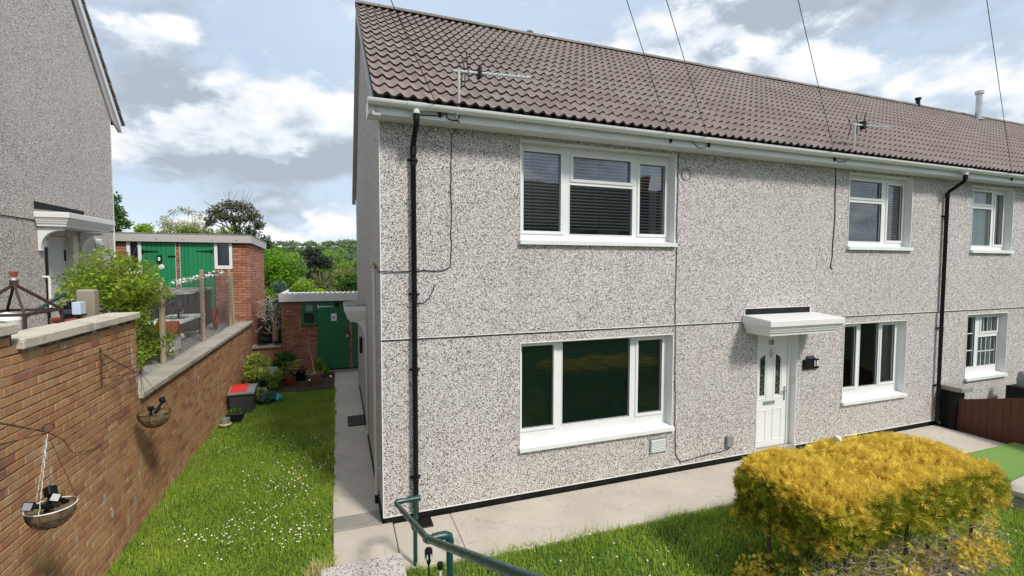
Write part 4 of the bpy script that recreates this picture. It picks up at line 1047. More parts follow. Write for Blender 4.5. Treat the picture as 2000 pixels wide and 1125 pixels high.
tree('holly_tree', 'dark round holly above the store roof', 'tree', (-1.9, 24, G(0, 24)), 4.6, clumps((-1.9, 24, 3.0), (.85, .8, 1.15), 16, .42, 6), 5200, .13, 'holly', .12, 6)
tree('broadleaf_tree', 'yellow-green airy tree beside the house corner', 'tree', (.2, 34, G(0, 34)), 5, clumps((.0, 34, 2.0), (1.7, 1.2, 2.4), 34, .55, 7), 7000, .17, 'olive', .14, 10, bare=6)
tree('broadleaf_tree', 'fresh green tree beyond the dark holly', 'tree', (-.8, 40, G(0, 40)), 6, clumps((-.6, 40, 2.6), (1.8, 1.2, 2.3), 24, .6, 17), 5000, .20, 'fresh', .14, 8)
tree('rounded_shrub', 'dark green shrub against the house corner above the store', 'shrub', (.15, 20, G(0, 20)), 3, clumps((.2, 20, 1.7), (.75, .7, 1.15), 14, .38, 8), 4200, .12, 'oak', .08, 5)
tree('feathery_conifer', 'blue-green feathery conifer behind the store', 'conifer', (-2.6, 14.4, G(0, 14.4)), 3, clumps((-2.62, 14.4, 1.55), (.50, .5, 1.15), 18, .30, 9), 9000, .12, 'blue', .07, 5, aspect=.22, up=.9)
tree('rounded_shrub', 'yellow-green shrub between the conifer and the spiky palm', 'shrub', (-1.95, 16.5, G(0, 16.5)), 3, clumps((-1.9, 16.5, 1.75), (.60, .6, 1.15), 16, .32, 10), 7000, .10, 'lime', .07, 5)
# spiky cordyline
cp = thing('cordyline_palm', 'spiky yellow-green cordyline palm above the store roof', 'palm', (-1.25, 17.4, G(0, 17.4)))
mb = MB(); mb.tube([(-1.25, 17.4, G(0, 17.4)), (-1.25, 17.4, 2.1)], .09, 8); mb.build('trunk', M_BARK, cp)
V = []; Q = []; T_ = []
for k in range(190):
    a = rng.uniform(0, 2*PI); el = math.asin(rng.uniform(-.35, .98)); L = rng.uniform(.8, 1.15)
    d = np.array([math.cos(a)*math.cos(el), math.sin(a)*math.cos(el), math.sin(el)]); s_ = np.cross(d, [0, 0, 1.]); s_ /= np.linalg.norm(s_)+1e-6
    o = np.array([-1.25, 17.4, 2.15]); droop = np.array([0, 0, -.22*L*math.cos(el)]); w = .024
    p1 = o+d*L*.5; p2 = o+d*L+droop; b0 = len(V)
    V += [o-s_*w*.5, o+s_*w*.5, p1+s_*w, p1-s_*w, p2+s_*.004, p2-s_*.004]; Q += [[b0, b0+1, b0+2, b0+3], [b0+3, b0+2, b0+4, b0+5]]; c_ = rng.random(); T_ += [c_, c_]
link('crown', np_mesh('crown', np.array(V), np.array(Q), LM['spike'], np.array(T_)), cp)
# hillside wood and mid-distance scrub: one mass each
def far_wood(name, n, xr, yr, zf, size, mk, per=70, kind='stuff'):
    Ps = []; Ts = []
    for k in range(n):
        x = rng.uniform(*xr); y = rng.uniform(*yr); s = size*rng.uniform(.6, 1.4); z = zf(x, y)+s*.5
        d = rng.normal(size=(per, 3)); d /= np.linalg.norm(d, axis=1, keepdims=True); d[:, 2] = np.abs(d[:, 2])*1.1-.15
        Ps.append(np.array([x, y, z])+d*s*(rng.random((per, 1))**.4)); Ts.append(np.clip(rng.random()*.6+rng.random(per)*.4, 0, 1))
    P = np.concatenate(Ps); V, Q = leaf_cards(P, size*.42, .8, .2)
    link(name, np_mesh(name, V, Q, LM[mk], np.concatenate(Ts)), kind=kind)
def hz(x, y):
    if y < 250: return gz(x, y)
    k = min(1, (y-250)/250); return -4.2+k*k*(3-2*k)*(24.5+1.6*math.sin(x*.013+1)+1.1*math.sin(x*.041))
far_wood('hillside_wood', 900, (-220, 140), (260, 520), hz, 3.6, 'hazy_hill')
far_wood('valley_scrub', 240, (-40, 12), (60, 220), lambda x, y: hz(x, y)-1.0, 2.2, 'olive', 90)
# tiny things beyond the store
b = MB(); b.bbox(-.75, .9, 16.2, 17.4, .9, 1.62, .01); b.cur = 1
for k in range(4): b.quad((-.73+k*.41, 16.19, 1.3), (-.36+k*.41, 16.19, 1.3), (-.36+k*.41, 16.19, 1.6), (-.73+k*.41, 16.19, 1.6))
b.prism([(16.1, 1.62), (17.5, 1.62), (16.8, 1.85)], 0, -.8, .95); tag(b.build('greenhouse', [M_TRIM, M_GLASS], None, origin=(0, 16.8, .9)), 'low glazed greenhouse just visible over the store roof', 'greenhouse')

# ------------------------------------------------------------------ neighbour's side of the wall
pv = thing('privet_hedge', 'bright green leafy privet bush overhanging the brick wall', 'bush', (-3.7, 2.6, 1.58))
bl = clumps((-3.7, 2.65, 2.97), (.45, 1.0, .40), 22, .27, 21)+clumps((-3.65, 3.2, 2.45), (.42, 1.0, .75), 22, .25, 22)+clumps((-3.55, 3.6, 1.95), (.33, .9, .42), 12, .2, 23)+clumps((-3.42, 2.1, 2.15), (.22, .75, .50), 14, .2, 24)+[(-3.7, 1.55, 2.8, .2, .25, .2)]
P, k, d = blob_points(bl, 14000, .35); V, Q = leaf_cards(P, .058, .5, .3, nrm=d*.5)
link('crown', np_mesh('crown', V, Q, LM['privet'], np.clip(rng.random(len(bl))[k]*.35+rng.random(len(P))*.65, 0, 1)), pv)
b = MB()
for k in range(70):
    e = bl[k % len(bl)]; s_ = Vector((-3.75+rng.uniform(-.15, .15), 1.9+rng.uniform(0, 2.3), 1.58)); ee = Vector(e[:3])+Vector((rng.uniform(-.2, .2), rng.uniform(-.2, .2), rng.uniform(0, .25))); b.tube([s_, s_.lerp(ee, .5)+Vector((rng.uniform(-.12, .12), rng.uniform(-.1, .1), .1)), ee], [.012, .008, .003], 4)
b.build('stem', M_BARK, pv)
wf = thing('wire_fence', 'wire netting fence on rough posts above the lower wall coping', 'fence', (-3.17, 5.5, 1.6))
b = MB()
for (y, z1, r, lx) in ((3.20, 2.93, .045, 0), (5.66, 3.12, .045, .0), (8.35, 3.10, .045, .0), (8.62, 3.02, .04, .0)):
    q = MB(); q.tube([(-3.25, y+(.18 if y == 8.62 else 0), 1.55), (-3.25, y, z1-.02), (-3.25, y, z1)], [r, r*.95, r*.7], 8); q.build('post', M_WOOD, wf)
mn = MB(); y = 3.2
def meshz(y): return 1.62, 2.72+.22*min(1, (y-3.2)/2.4)
cell = .085
for k in range(int(5.2/cell)):
    y0_ = 3.2+k*cell; za, zb = meshz(y0_)
    for sgn in (1, -1):
        L = (zb-za); dy = sgn*L*.55; y1_ = y0_+dy
        if y1_ < 3.2: f_ = (3.2-y0_)/dy; y1_ = 3.2; zt = za+L*f_
        elif y1_ > 8.4: f_ = (8.4-y0_)/dy; y1_ = 8.4; zt = za+L*f_
        else: zt = zb
        bow = .03*math.sin(y0_*2.1)
        mn.tube([(-3.22+bow, y0_, za), (-3.22-bow, y1_, zt)], .0026, 3, False)
for k in range(int(1.25/cell/.55*.55)):
    z = 1.62+k*cell/.55*1.0
    for y0_, dy in ((3.2, 1), (8.4, -1)):
        L = 2.75-z
        if L > .05: mn.tube([(-3.22, y0_, z), (-3.22, y0_+dy*L*.55, 2.75)], .0026, 3, False)
mn.tube([(-3.22, 3.2, 2.74), (-3.22, 5.66, 2.93), (-3.22, 8.4, 2.95)], .004, 4); mn.tube([(-3.22, 3.2, 2.0), (-3.22, 8.4, 2.1)], .003, 4); mn.tube([(-3.22, 3.2, 2.42), (-3.22, 5.6, 2.15), (-3.22, 8.4, 2.5)], .003, 4)
mn.build('wire_netting', M_MESHG, wf)
b = MB(); b.bbox(-.09, .09, -.075, .075, 0, 1.35, .02); me = b.mesh('concrete_post', mat('stained_concrete', conc((.33, .285, .215), (.24, .205, .15), .6), .95))
for v in me.vertices:
    if v.co.z < .5: v.co.y += .10*(.5-v.co.z); v.co.x -= .05*(.5-v.co.z)
o = link('concrete_post', me); o.location = (-3.35, 1.02, 1.58); tag(o, 'stubby concrete post behind the near coping', 'post')
b = MB(); b.tube([(-3.26, 1.02, 2.78), (-3.255, 1.02, 2.78)], .012, 8)
q = b.build('bolt_hole', M_DARK, o)
b = MB()
b = MB(); b.tube([(-3.32, .72, 1.9), (-3.32, .72, 2.66)], .012, 6); st = thing('solar_box_light', 'pale blue-white box light on a stake behind the near coping', 'garden light', (-3.32, .72, 1.9)); b.build('stake', M_BLACK, st)
b = MB(); b.bbox(-3.355, -3.275, .655, .79, 2.655, 2.80, .006); b.build('lamp_box', M_BLUEWHITE, st); b = MB(); b.box(-3.36, -3.27, .65, .795, 2.64, 2.655); b.build('lamp_base', M_BLACK, st)
# dark wooden planter frame, pyramid topped
pf = thing('garden_lantern_frame', 'dark stained timber lantern frame with pyramid top behind the wall', 'garden ornament', (-3.6, .16, 1.6))
fx, fy, fz, h_ = -3.6, .16, 2.74, .33
b = MB()
def bar(p, q, r=.022): b.tube([p, q], r, 4)
cs = [(fx-h_*.7, fy-h_), (fx+h_*.7, fy-h_), (fx+h_*.7, fy+h_), (fx-h_*.7, fy+h_)]
b = MB()
for k in range(4):
    p, q = cs[k], cs[(k+1) % 4]; b.tube([(p[0], p[1], fz), (q[0], q[1], fz)], .019, 4)
b.build('top_rail', M_DWOOD, pf)
for p in cs: b = MB(); b.tube([(p[0], p[1], 1.6), (p[0], p[1], fz)], .017, 4); b.build('leg', M_DWOOD, pf)
for p in cs: b = MB(); b.tube([(p[0], p[1], fz), (fx, fy, fz+.29)], .016, 4); b.build('rafter', M_DWOOD, pf)
b = MB(); b.tube([(fx, fy, fz+.27), (fx, fy, fz+.33)], .035, 6); b.cur = 1; b.tube([(fx, fy, fz+.33), (fx, fy, fz+.36)], .016, 6); b.build('finial', [M_DWOOD, M_UPVC], pf)
b = MB(); b.lathe([(0, 0), (.022, 0), (.034, .045), (.038, .045), (.038, .06), (.03, .06), (.0, .045)], (fx, fy, fz+.362), 12); tag(b.build('terracotta_pot', M_TERRA, None, origin=(fx, fy, fz+.36)), 'tiny terracotta pot on top of the timber lantern frame', 'pot')
b = MB(); b.lathe([(0, 0), (.10, 0), (.13, .16), (.15, .16), (.15, .20), (.13, .20), (.12, .15), (0, .15)], (-3.44, .76, 2.42), 18); tp = b.build('terracotta_pot', M_TERRA, None, True, origin=(-3.44, .76, 2.42)); tag(tp, 'terracotta pot holding black solar lights behind the wall', 'pot')
b = MB(); b.box(-3.58, -3.3, .62, .9, 1.58, 2.419); tag(b.build('plinth_block', M_DWOOD, None, origin=(-3.44, .76, 1.58)), 'dark block carrying the terracotta pot with solar lights', 'plinth')
def spot(name, label, loc, rz, tilt, parent=None):
    s_ = thing(name, label, 'solar light', loc); M_ = Matrix.Translation(loc) @ Matrix.Rotation(rz, 4, 'Z')
    b = MB(); b.bbox(-.055, .055, -.04, .04, -.012, .012, .004, M_ @ Matrix.Translation((0, 0, .09)) @ Matrix.Rotation(tilt, 4, 'X')); b.build('solar_panel', M_SOLAR, s_)
    b = MB(); b.bbox(-.04, .04, -.03, .05, -.03, .03, .008, M_ @ Matrix.Translation((.0, -.05, .05))); b.build('lamp_head', M_BLACK, s_)
    b = MB(); b.tube([M_ @ Vector((0, 0, -.06)), M_ @ Vector((0, 0, .09))], .012, 6); b.build('stalk', M_BLACK, s_)
spot('solar_spotlight', 'lower black solar spotlight in the terracotta pot', (-3.42, .68, 2.60), .6, .6); spot('solar_spotlight', 'raised black solar spotlight in the terracotta pot', (-3.42, .84, 2.68), -.4, -.7)
b = MB(); b.tube([(-3.75, .2, 2.55), (-3.75, 1.45, 2.86)], .022, 8); b.tube([(-3.75, .22, 1.6), (-3.75, .22, 2.56)], .016, 8); tag(b.build('garden_handrail', M_RAIL, None, True, origin=(-3.75, .2, 1.6)), 'green tube handrail behind the near coping', 'handrail')
for (x, y, z, s_, nm, lb) in ((-3.75, -.15, 1.6, .55, 'leafy_plant', 'leafy plant under the timber lantern frame'), (-3.6, .05, 1.6, .45, 'leafy_plant', 'small plant beside the terracotta pot behind the wall')):
    bl = [(x+rng.uniform(-.2, .2), y+rng.uniform(-.25, .25), z+rng.uniform(.3, 1.0), .16, .18, .16) for _ in range(7)]
    tree(nm, lb, 'plant', (x, y, z), .8, bl, 500, .085, 'oak', .015, 5)
b = MB(); b.lathe([(0, 0), (.10, 0), (.12, .28), (.07, .34), (.0, .36)], (-3.6, .02, 2.40), 14); tag(b.build('white_ornament', M_TRIM, None, True, origin=(-3.6, .02, 2.40)), 'white lidded ornament inside the timber lantern frame', 'ornament')
# storage box, bird table, ornaments behind the netting
sb = thing('storage_box', 'large dark storage box behind the wire netting', 'storage box', (-4.3, 8.3, 1.58))
b = MB(); b.bbox(-4.9, -3.85, 7.45, 9.15, 1.6, 2.52, .02); b.build('box_body', M_SLATEP, sb); b = MB(); b.bbox(-4.95, -3.80, 7.40, 9.20, 2.52, 2.60, .02); b.build('lid', M_FELT, sb)
for k in range(6): b = MB(); b.box(-3.852, -3.842, 7.6+k*.27, 7.62+k*.27, 1.65, 2.48); b.build('rib', M_SLATEP, sb)
bt = thing('bird_table', 'dark bird table with pale flat roof behind the netting', 'bird table', (-3.75, 5.9, 1.58))
b = MB(); b.tube([(-3.75, 5.9, 1.58), (-3.75, 5.9, 2.3)], .025, 8); b.build('pole', M_DWOOD, bt); b = MB(); b.bbox(-3.95, -3.55, 5.65, 6.15, 2.28, 2.32, .005); b.build('tray', M_DWOOD, bt)
b = MB(); b.lathe([(.30, 0), (.28, .02), (.05, .09), (0, .1)], (-3.75, 5.9, 2.60), 16); b.build('roof', M_FELT, bt)
for dx, dy in ((-.14, -.16), (.14, -.16), (-.14, .16), (.14, .16)): MB().tube([(-3.75+dx, 5.9+dy, 2.32), (-3.75+dx, 5.9+dy, 2.62)], .012, 5).build('roof_post', M_DWOOD, bt)
gt = thing('garden_table', 'pale slatted table edge seen through the netting', 'table', (-3.8, 6.0, 1.58))
b = MB(); b.bbox(-4.2, -3.5, 5.2, 7.0, 2.02, 2.06, .006); b.build('tabletop', M_TRIM, gt)
for (x, y) in ((-4.1, 5.3), (-3.6, 5.3), (-4.1, 6.9), (-3.6, 6.9)): b = MB(); b.tube([(x, y, 1.58), (x, y, 2.02)], .025, 6); b.build('leg', M_DWOOD, gt)
def goose(loc, h, rz, m, lb):
    b = MB(); s = h
    pts = [(0, -.30*s, .30*s), (0, -.15*s, .34*s), (0, .05*s, .38*s), (0, .2*s, .46*s), (0, .27*s, .66*s), (0, .28*s, .84*s), (0, .33*s, .92*s), (0, .42*s, .90*s)]
    b.tube(pts, [.02*s, .13*s, .18*s, .13*s, .055*s, .045*s, .06*s, .015*s], 10); b.tube([(.05*s, .03*s, 0), (.05*s, .02*s, .3*s)], .018*s, 5); b.tube([(-.05*s, .03*s, 0), (-.05*s, .02*s, .3*s)], .018*s, 5)
    me = b.mesh('bird_ornament', m, True); me.transform(Matrix.Rotation(rz, 4, 'Z')); o = link('bird_ornament', me); o.location = loc; tag(o, lb, 'ornament')
goose((-3.5, 4.85, 1.6), .58, 2.6, M_UPVC, 'white bird ornament standing low behind the netting'); goose((-3.78, 6.15, 2.065), .38, .4, M_UPVC, 'white bird ornament perched on the pale table')
b = MB(); b.lathe([(.27, -.03), (.30, 0), (.27, .03), (.2, .035), (.2, -.035), (.27, -.03)], (0, 0, 0), 22); me = b.mesh('hose_reel', M_GLAZED, True); me.transform(Matrix.Rotation(PI/2, 4, 'Y')); o = link('hose_reel', me); o.location = (-3.45, 7.75, 1.9); tag(o, 'red hoop of hose at the end of the netting', 'hose')
bh = thing('toy_house', 'small red and white house ornament behind the netting', 'ornament', (-3.55, 4.5, 1.58)); b = MB(); b.box(-3.7, -3.4, 4.3, 4.7, 1.6, 1.9); b.build('wall', M_UPVC, bh); b = MB(); b.prism([(4.25, 1.9), (4.75, 1.9), (4.5, 2.16)], 0, -3.73, -3.37); b.build('roof', M_GLAZED, bh)
b = MB(); cl_ = thing('blossom_climber', 'white blossom sprays across the green doors', 'plant', (-4.2, 7.8, 1.58))
P, k, d = blob_points([(-4.35+.13*k, 7.9+.05*k, 2.78+.035*k, .13, .12, .07) for k in range(8)], 420, .5); V, Q = leaf_cards(P, .05, .8); link('blossom', np_mesh('blossom', V, Q, M_PETAL), cl_)
b = MB(); b.tube([(-4.2, 7.8, 1.58), (-4.25, 7.9, 2.3), (-4.35, 7.9, 2.78), (-3.4, 8.2, 3.05)], .012, 5); b.build('stem', M_BARK, cl_)
for (x, y, lb) in ((-3.62, 7.55, 'black flat-topped solar light left of the middle post'), (-3.42, 7.6, 'black flat-topped solar light at the middle post')):
    b = MB(); b.tube([(x, y, 1.58), (x, y, 3.02)], .008, 5); b.bbox(x-.07, x+.07, y-.05, y+.05, 3.0, 3.03, .004); tag(b.build('post_light', M_BLACK, None, origin=(x, y, 1.58)), lb, 'solar light')

# ------------------------------------------------------------------ brackets and hanging baskets
def bracket(label, y, z, h=.32, reach=.42, yaw=0.):
    o = thing('basket_bracket', label, 'bracket', (XW, y, z)); M_ = Matrix.Translation((XW+.006, y, z)) @ Matrix.Rotation(yaw, 4, 'Z')
    def L(*pts): return [M_ @ Vector(p) for p in pts]
    b = MB(); b.bbox(0, .012, -.014, .014, -h*.6, h*.75, .003, M_); b.build('wall_plate', M_RUST, o)
    b = MB(); b.tube(L((.01, 0, -h*.35), (reach, 0, -h*.30)), .006, 6); b.build('arm', M_RUST, o)
    b = MB(); b.tube(L((.01, 0, h*.55), (reach*.4, 0, h*.22), (reach*.97, 0, -h*.26)), .0085, 6); b.build('stay', M_RUST, o)
    b = MB(); b.tube(L(*[(reach+.005+.035*math.cos(a)*(1-k*.02), 0, -h*.30+.035+.035*math.sin(a)*(1-k*.02)) for k, a in enumerate(np.linspace(-PI/2, 1.3*PI, 14))]), .0055, 6)
    b.tube(L(*[(.035+.024*math.cos(a), 0, h*.25+.03*math.sin(a)) for a in np.linspace(0, 1.6*PI, 10)]), .0045, 5); b.build('scroll', M_RUST, o)
    return M_ @ Vector((reach, 0, -h*.30))
def basket(label, c, R, m_wire, hook, chain=True):
    o = thing('hanging_basket', label, 'hanging basket', c); c = Vector(c); h = R*1.08
    prof = [(R*.985*math.cos(a), -h*math.sin(a)) for a in np.linspace(0, PI/2, 9)]
    b = MB(); b.lathe(prof, c, 26); me = b.mesh('liner', M_COIR, True)
    for v in me.vertices:
        w = 1+.035*math.sin(v.co.x*71)+.03*math.sin(v.co.y*57+1); v.co = Vector((c.x+(v.co.x-c.x)*w, c.y+(v.co.y-c.y)*w, v.co.z+(.012*math.sin(v.co.x*90+v.co.y*70) if v.co.z > c.z-.02 else 0)))
    link('liner', me, o)
    b = MB(); b.lathe([(0, -.035), (R*.5, -.03), (R*.95, -.02)], c, 24); b.build('straw', M_COIR, o)
    b = MB(); b.tube([c+Vector((R*math.cos(a), R*math.sin(a), .004)) for a in np.linspace(0, 2*PI, 33)], .0045, 6, False); b.build('rim', m_wire, o)
    b = MB()
    for k in range(8):
        a0 = 2*PI*k/8; b.tube([c+Vector((R*1.01*math.cos(t_)*math.cos(a0), R*1.01*math.cos(t_)*math.sin(a0), -h*1.02*math.sin(t_))) for t_ in np.linspace(0, PI/2, 8)], .0028, 4, False)
    for q in (.35, .75): b.tube([c+Vector((R*1.01*math.cos(q)*math.cos(a), R*1.01*math.cos(q)*math.sin(a), -h*1.02*math.sin(q))) for a in np.linspace(0, 2*PI, 25)], .0028, 4, False)
    b.build('wire_frame', M_RUST, o)
    for k in range(3):
        a0 = 2*PI*k/3+.5; e = c+Vector((R*math.cos(a0), R*math.sin(a0), 0)); s = Vector(hook); b = MB()
        if chain:
            n_ = 16
            for j in range(n_):
                p = s.lerp(e, j/n_); q = s.lerp(e, (j+.9)/n_); b.tube([p, p.lerp(q, .5)+Vector((.004*(-1)**j, .004*(-1)**(j+1), 0)), q], .0024, 4)
        else: b.tube([s, e], .0026, 4)
        b.build('chain', m_wire if k else M_RUST, o)
    return o
def dead_light(label, base, tip, head):
    base, tip = Vector(base), Vector(tip); o = thing('solar_stake_light', label, 'solar light', base)
    b = MB(); b.tube([base, tip], [.018, .014], 8); b.build('stalk', M_BLACK, o, True)
    d = (tip-base).normalized(); b = MB(); M_ = Matrix.Translation(tip) @ d.to_track_quat('Z', 'X').to_matrix().to_4x4() @ Matrix.Rotation(.6, 4, 'X')
    b.bbox(-.03, .03, -.03, .03, -.01, head, .006, M_); b.cur = 1; b.box(-.024, .024, -.024, .024, head+.001, head+.004, M_); b.build('lamp_head', [M_BLACK, M_GREYP], o)
hk = bracket('rusty scroll bracket at the left edge holding the near basket', -2.05, 2.10, .34, .50, .72)
bk1 = (hk.x, hk.y, 1.44)
basket('near hanging basket with white rim and coir liner', bk1, .145, M_TRIM, hk+Vector((0, 0, -.01)))
dead_light('black solar light lying over the left rim of the near basket', (bk1[0]+.02, bk1[1]-.03, 1.45), (bk1[0]-.04, bk1[1]-.17, 1.53), .055)
dead_light('upright black solar light in the middle of the near basket', (bk1[0]-.03, bk1[1]+.0, 1.40), (bk1[0]-.01, bk1[1]+.03, 1.52), .06)
dead_light('black solar light slumped against the right rim of the near basket', (bk1[0]+.05, bk1[1]+.10, 1.42), (bk1[0]+.02, bk1[1]+.02, 1.49), .03)
hk2 = bracket('dark scroll bracket on the high wall above the second basket', .10, 2.12, .30, .30, .35)
bk2 = (XW+.25, .80, 1.41)
basket('second hanging basket further along the wall with torn liner', bk2, .17, M_RUST, (XW+.15, .72, 1.93), False)
b = MB(); b.tube([(XW, .72, 1.94), (XW+.16, .72, 1.935)], .006, 5); tag(b.build('wall_hook', M_RUST, None, origin=(XW, .72, 1.94)), 'small iron hook carrying the second basket', 'hook')
dead_light('black solar light leaning right in the second basket', (bk2[0], bk2[1]+.02, 1.40), (bk2[0]+.04, bk2[1]+.16, 1.50), .06)
dead_light('short silver-topped solar light in the second basket', (bk2[0]-.02, bk2[1]-.05, 1.39), (bk2[0]-.02, bk2[1]-.05, 1.47), .03)
b = MB(); b.tube([(hk.x, hk.y, hk.z), (-2.75, -1.0, 1.72), (-2.88, -.55, 1.45), (-2.89, -.15, 1.33), (-2.89, .05, 1.32)], .003, 4); tag(b.build('trailing_wire', M_CABLE, None, origin=tuple(hk)), 'thin black wire trailing from the near bracket along the bricks', 'wire')

# ------------------------------------------------------------------ garden bits at the end of the lawn
g0 = -.12
cb = thing('caddy_bin', 'dark grey food caddy with red lid by the brick wall', 'bin', (-2.58, 5.95, g0))
b = MB(); b.prism([(-2.78, g0), (-2.36, g0), (-2.33, .34), (-2.81, .34)], 1, 5.75, 6.15); b.build('bin_body', M_SLATEP, cb)
b = MB(); b.prism([(5.70, .34), (6.19, .34), (6.19, .46), (5.95, .455), (5.70, .38)], 0, -2.83, -2.31); b.build('lid', M_GREYP, cb)
b = MB(); b.prism([(5.735, .3905), (5.95, .4605), (6.15, .4665), (6.15, .48), (5.95, .478), (5.735, .40)], 0, -2.80, -2.47); b.build('red_flap', M_RED, cb)
tr_ = thing('planter_tray', 'square black tray of seedlings in front of the caddy', 'planter', (-2.6, 5.3, g0))
b = MB(); b.prism([(-2.72, g0), (-2.50, g0), (-2.44, .05), (-2.78, .05)], 1, 5.15, 5.5); b.build('tray_body', M_BLACK, tr_); b = MB(); b.box(-2.75, -2.47, 5.18, 5.47, .045, .056); b.build('compost', M_SOIL, tr_)
P = np.stack([rng.uniform(-2.73, -2.49, 160), rng.uniform(5.2, 5.45, 160), rng.uniform(.06, .13, 160)], 1); V, Q = leaf_cards(P, .05, .5, .4); link('seedlings', np_mesh('seedlings', V, Q, LM['oak'], rng.random(160)), tr_)
pt = thing('small_pot', 'small cream pot with galvanised collar at the foot of the wall', 'pot', (-2.72, 4.85, g0))
b = MB(); b.lathe([(0, 0), (.05, 0), (.09, .06), (.11, .075), (.115, .10), (.09, .105)], (-2.72, 4.85, g0), 18); b.build('pot_body', M_CLOTH, pt, True); b = MB(); b.lathe([(.09, .10), (.092, .21), (.086, .21), (.084, .12), (0, .12)], (-2.72, 4.85, g0), 18); b.build('collar', M_STEEL, pt, True)
bl = clumps((-2.45, 7.35, .55), (.30, .45, .52), 18, .16, 31)+[(-2.35, 6.6, .12, .25, .3, .12), (-2.5, 6.5, .15, .2, .2, .12)]
tree('variegated_shrub', 'yellow variegated shrub against the wall behind the caddy', 'shrub', (-2.5, 7.3, g0), 1, bl, 1500, .095, 'varie', .02, 8, aspect=.6)
bl = clumps((-1.98, 8.3, .65), (.35, .3, .28), 9, .15, 33); tree('leafy_shrub', 'loose green shrub behind the red pot', 'shrub', (-2.0, 8.6, g0), 1, bl, 900, .09, 'oak', .015, 7)
rp = thing('glazed_pot', 'red glazed pot with a broad leaved rhododendron', 'potted plant', (-1.80, 8.05, g0+.04))
b = MB(); b.lathe([(0, 0), (.10, 0), (.155, .12), (.15, .19), (.165, .20), (.165, .22), (.14, .22), (.13, .18), (0, .18)], (-1.80, 8.05, g0+.04), 20); b.build('pot_body', M_GLAZED, rp, True)
V = []; Q = []; T_ = []
for w in range(12):
    c = np.array([-1.80+rng.uniform(-.24, .26), 8.05+rng.uniform(-.2, .2), .36+rng.uniform(-.05, .22)])
    for q in range(9):
        a = 2*PI*q/9+rng.uniform(-.2, .2); L = rng.uniform(.13, .20); el = rng.uniform(-.1, .5); d = np.array([math.cos(a)*math.cos(el), math.sin(a)*math.cos(el), math.sin(el)]); s_ = np.array([-math.sin(a), math.cos(a), 0]); o_ = len(V)
        V += [c, c+d*L*.5+s_*.022, c+d*L-[0, 0, .02], c+d*L*.5-s_*.022]; Q.append([o_, o_+1, o_+2, o_+3]); T_.append(rng.random())
link('leaves', np_mesh('leaves', np.array(V), np.array(Q), LM['varie'], np.array(T_)*.8), rp)
b = MB(); b.tube([(-1.80, 8.05, .1), (-1.80, 8.05, .4)], .014, 6); [b.tube([(-1.80, 8.05, .2), (-1.80+rng.uniform(-.22, .22), 8.05+rng.uniform(-.15, .15), .42)], .008, 5) for _ in range(7)]; b.build('stem', M_BARK, rp)
wc = thing('watering_can', 'black watering can beside the red pot', 'watering can', (-1.55, 8.55, g0+.04)); b = MB(); b.lathe([(0, 0), (.13, 0), (.145, .03), (.135, .25), (.09, .29), (0, .29)], (-1.55, 8.55, g0+.04), 18); b.build('can_body', M_BLACK, wc, True)
b = MB(); b.tube([(-1.47, 8.5, .14), (-1.40, 8.45, .26), (-1.5, 8.5, .30), (-1.58, 8.5, .22)], .014, 7); b.build('handle', M_BLACK, wc, True); b = MB(); b.tube([(-1.66, 8.55, .02), (-1.86, 8.5, .22)], [.028, .016], 8); b.build('spout', M_BLACK, wc, True)
bp = thing('brown_pot', 'wide brown pot with a bare dead stem by the store wall', 'pot', (-1.17, 7.95, g0+.02)); b = MB(); b.lathe([(0, 0), (.15, 0), (.225, .30), (.235, .30), (.235, .34), (.21, .34), (.2, .28), (0, .27)], (-1.17, 7.95, g0+.02), 20); b.build('pot_body', M_BROWNPOT, bp, True)
b = MB(); b.tube([(-1.17, 7.95, .15), (-1.21, 7.95, .55), (-1.28, 7.97, .85), (-1.33, 8.0, 1.08)], [.014, .012, .009, .004], 5); [b.tube([(-1.21-.02*k, 7.95, .5+.14*k), (-1.21-.02*k+rng.uniform(-.08, .08), 7.93, .55+.14*k)], .004, 4) for k in range(4)]; b.tube([(-1.25, 7.8, .22), (-1.12, 7.82, .28)], .016, 5); b.build('dead_stem', M_TWIG, bp)
for (x, y, lb) in ((-2.17, 7.9, 'silver globe solar light left of the red pot'), (-1.28, 7.62, 'silver globe solar light in front of the brown pot'), (-.75, 7.9, 'silver globe solar light at the path corner')):
    o = thing('globe_light', lb, 'solar light', (x, y, g0)); b = MB(); b.lathe([(.042*math.sin(a), .042*(1-math.cos(a))) for a in np.linspace(0, PI, 9)], (x, y, .06), 14); b.build('globe', M_CHROME, o, True); b = MB(); b.tube([(x, y, g0), (x, y, .06)], .006, 5); b.build('stake', M_BLACK, o)
b = MB(); b.box(-2.75, -2.2, 7.1, 7.5, .0, .03); 
fr_ = thing('seed_frame', 'grey framed seed box half hidden by the variegated shrub', 'planter', (-2.3, 7.9, g0)); b = MB()
b.bbox(-2.5, -2.1, 7.75, 8.15, g0, .20, .01); b.build('box_body', M_SLATEP, fr_); b = MB(); b.prism([(-2.42, .2), (-2.08, .2), (-2.10, .44), (-2.40, .44)], 1, 8.13, 8.16); b.build('back_panel', M_PIPEG, fr_)
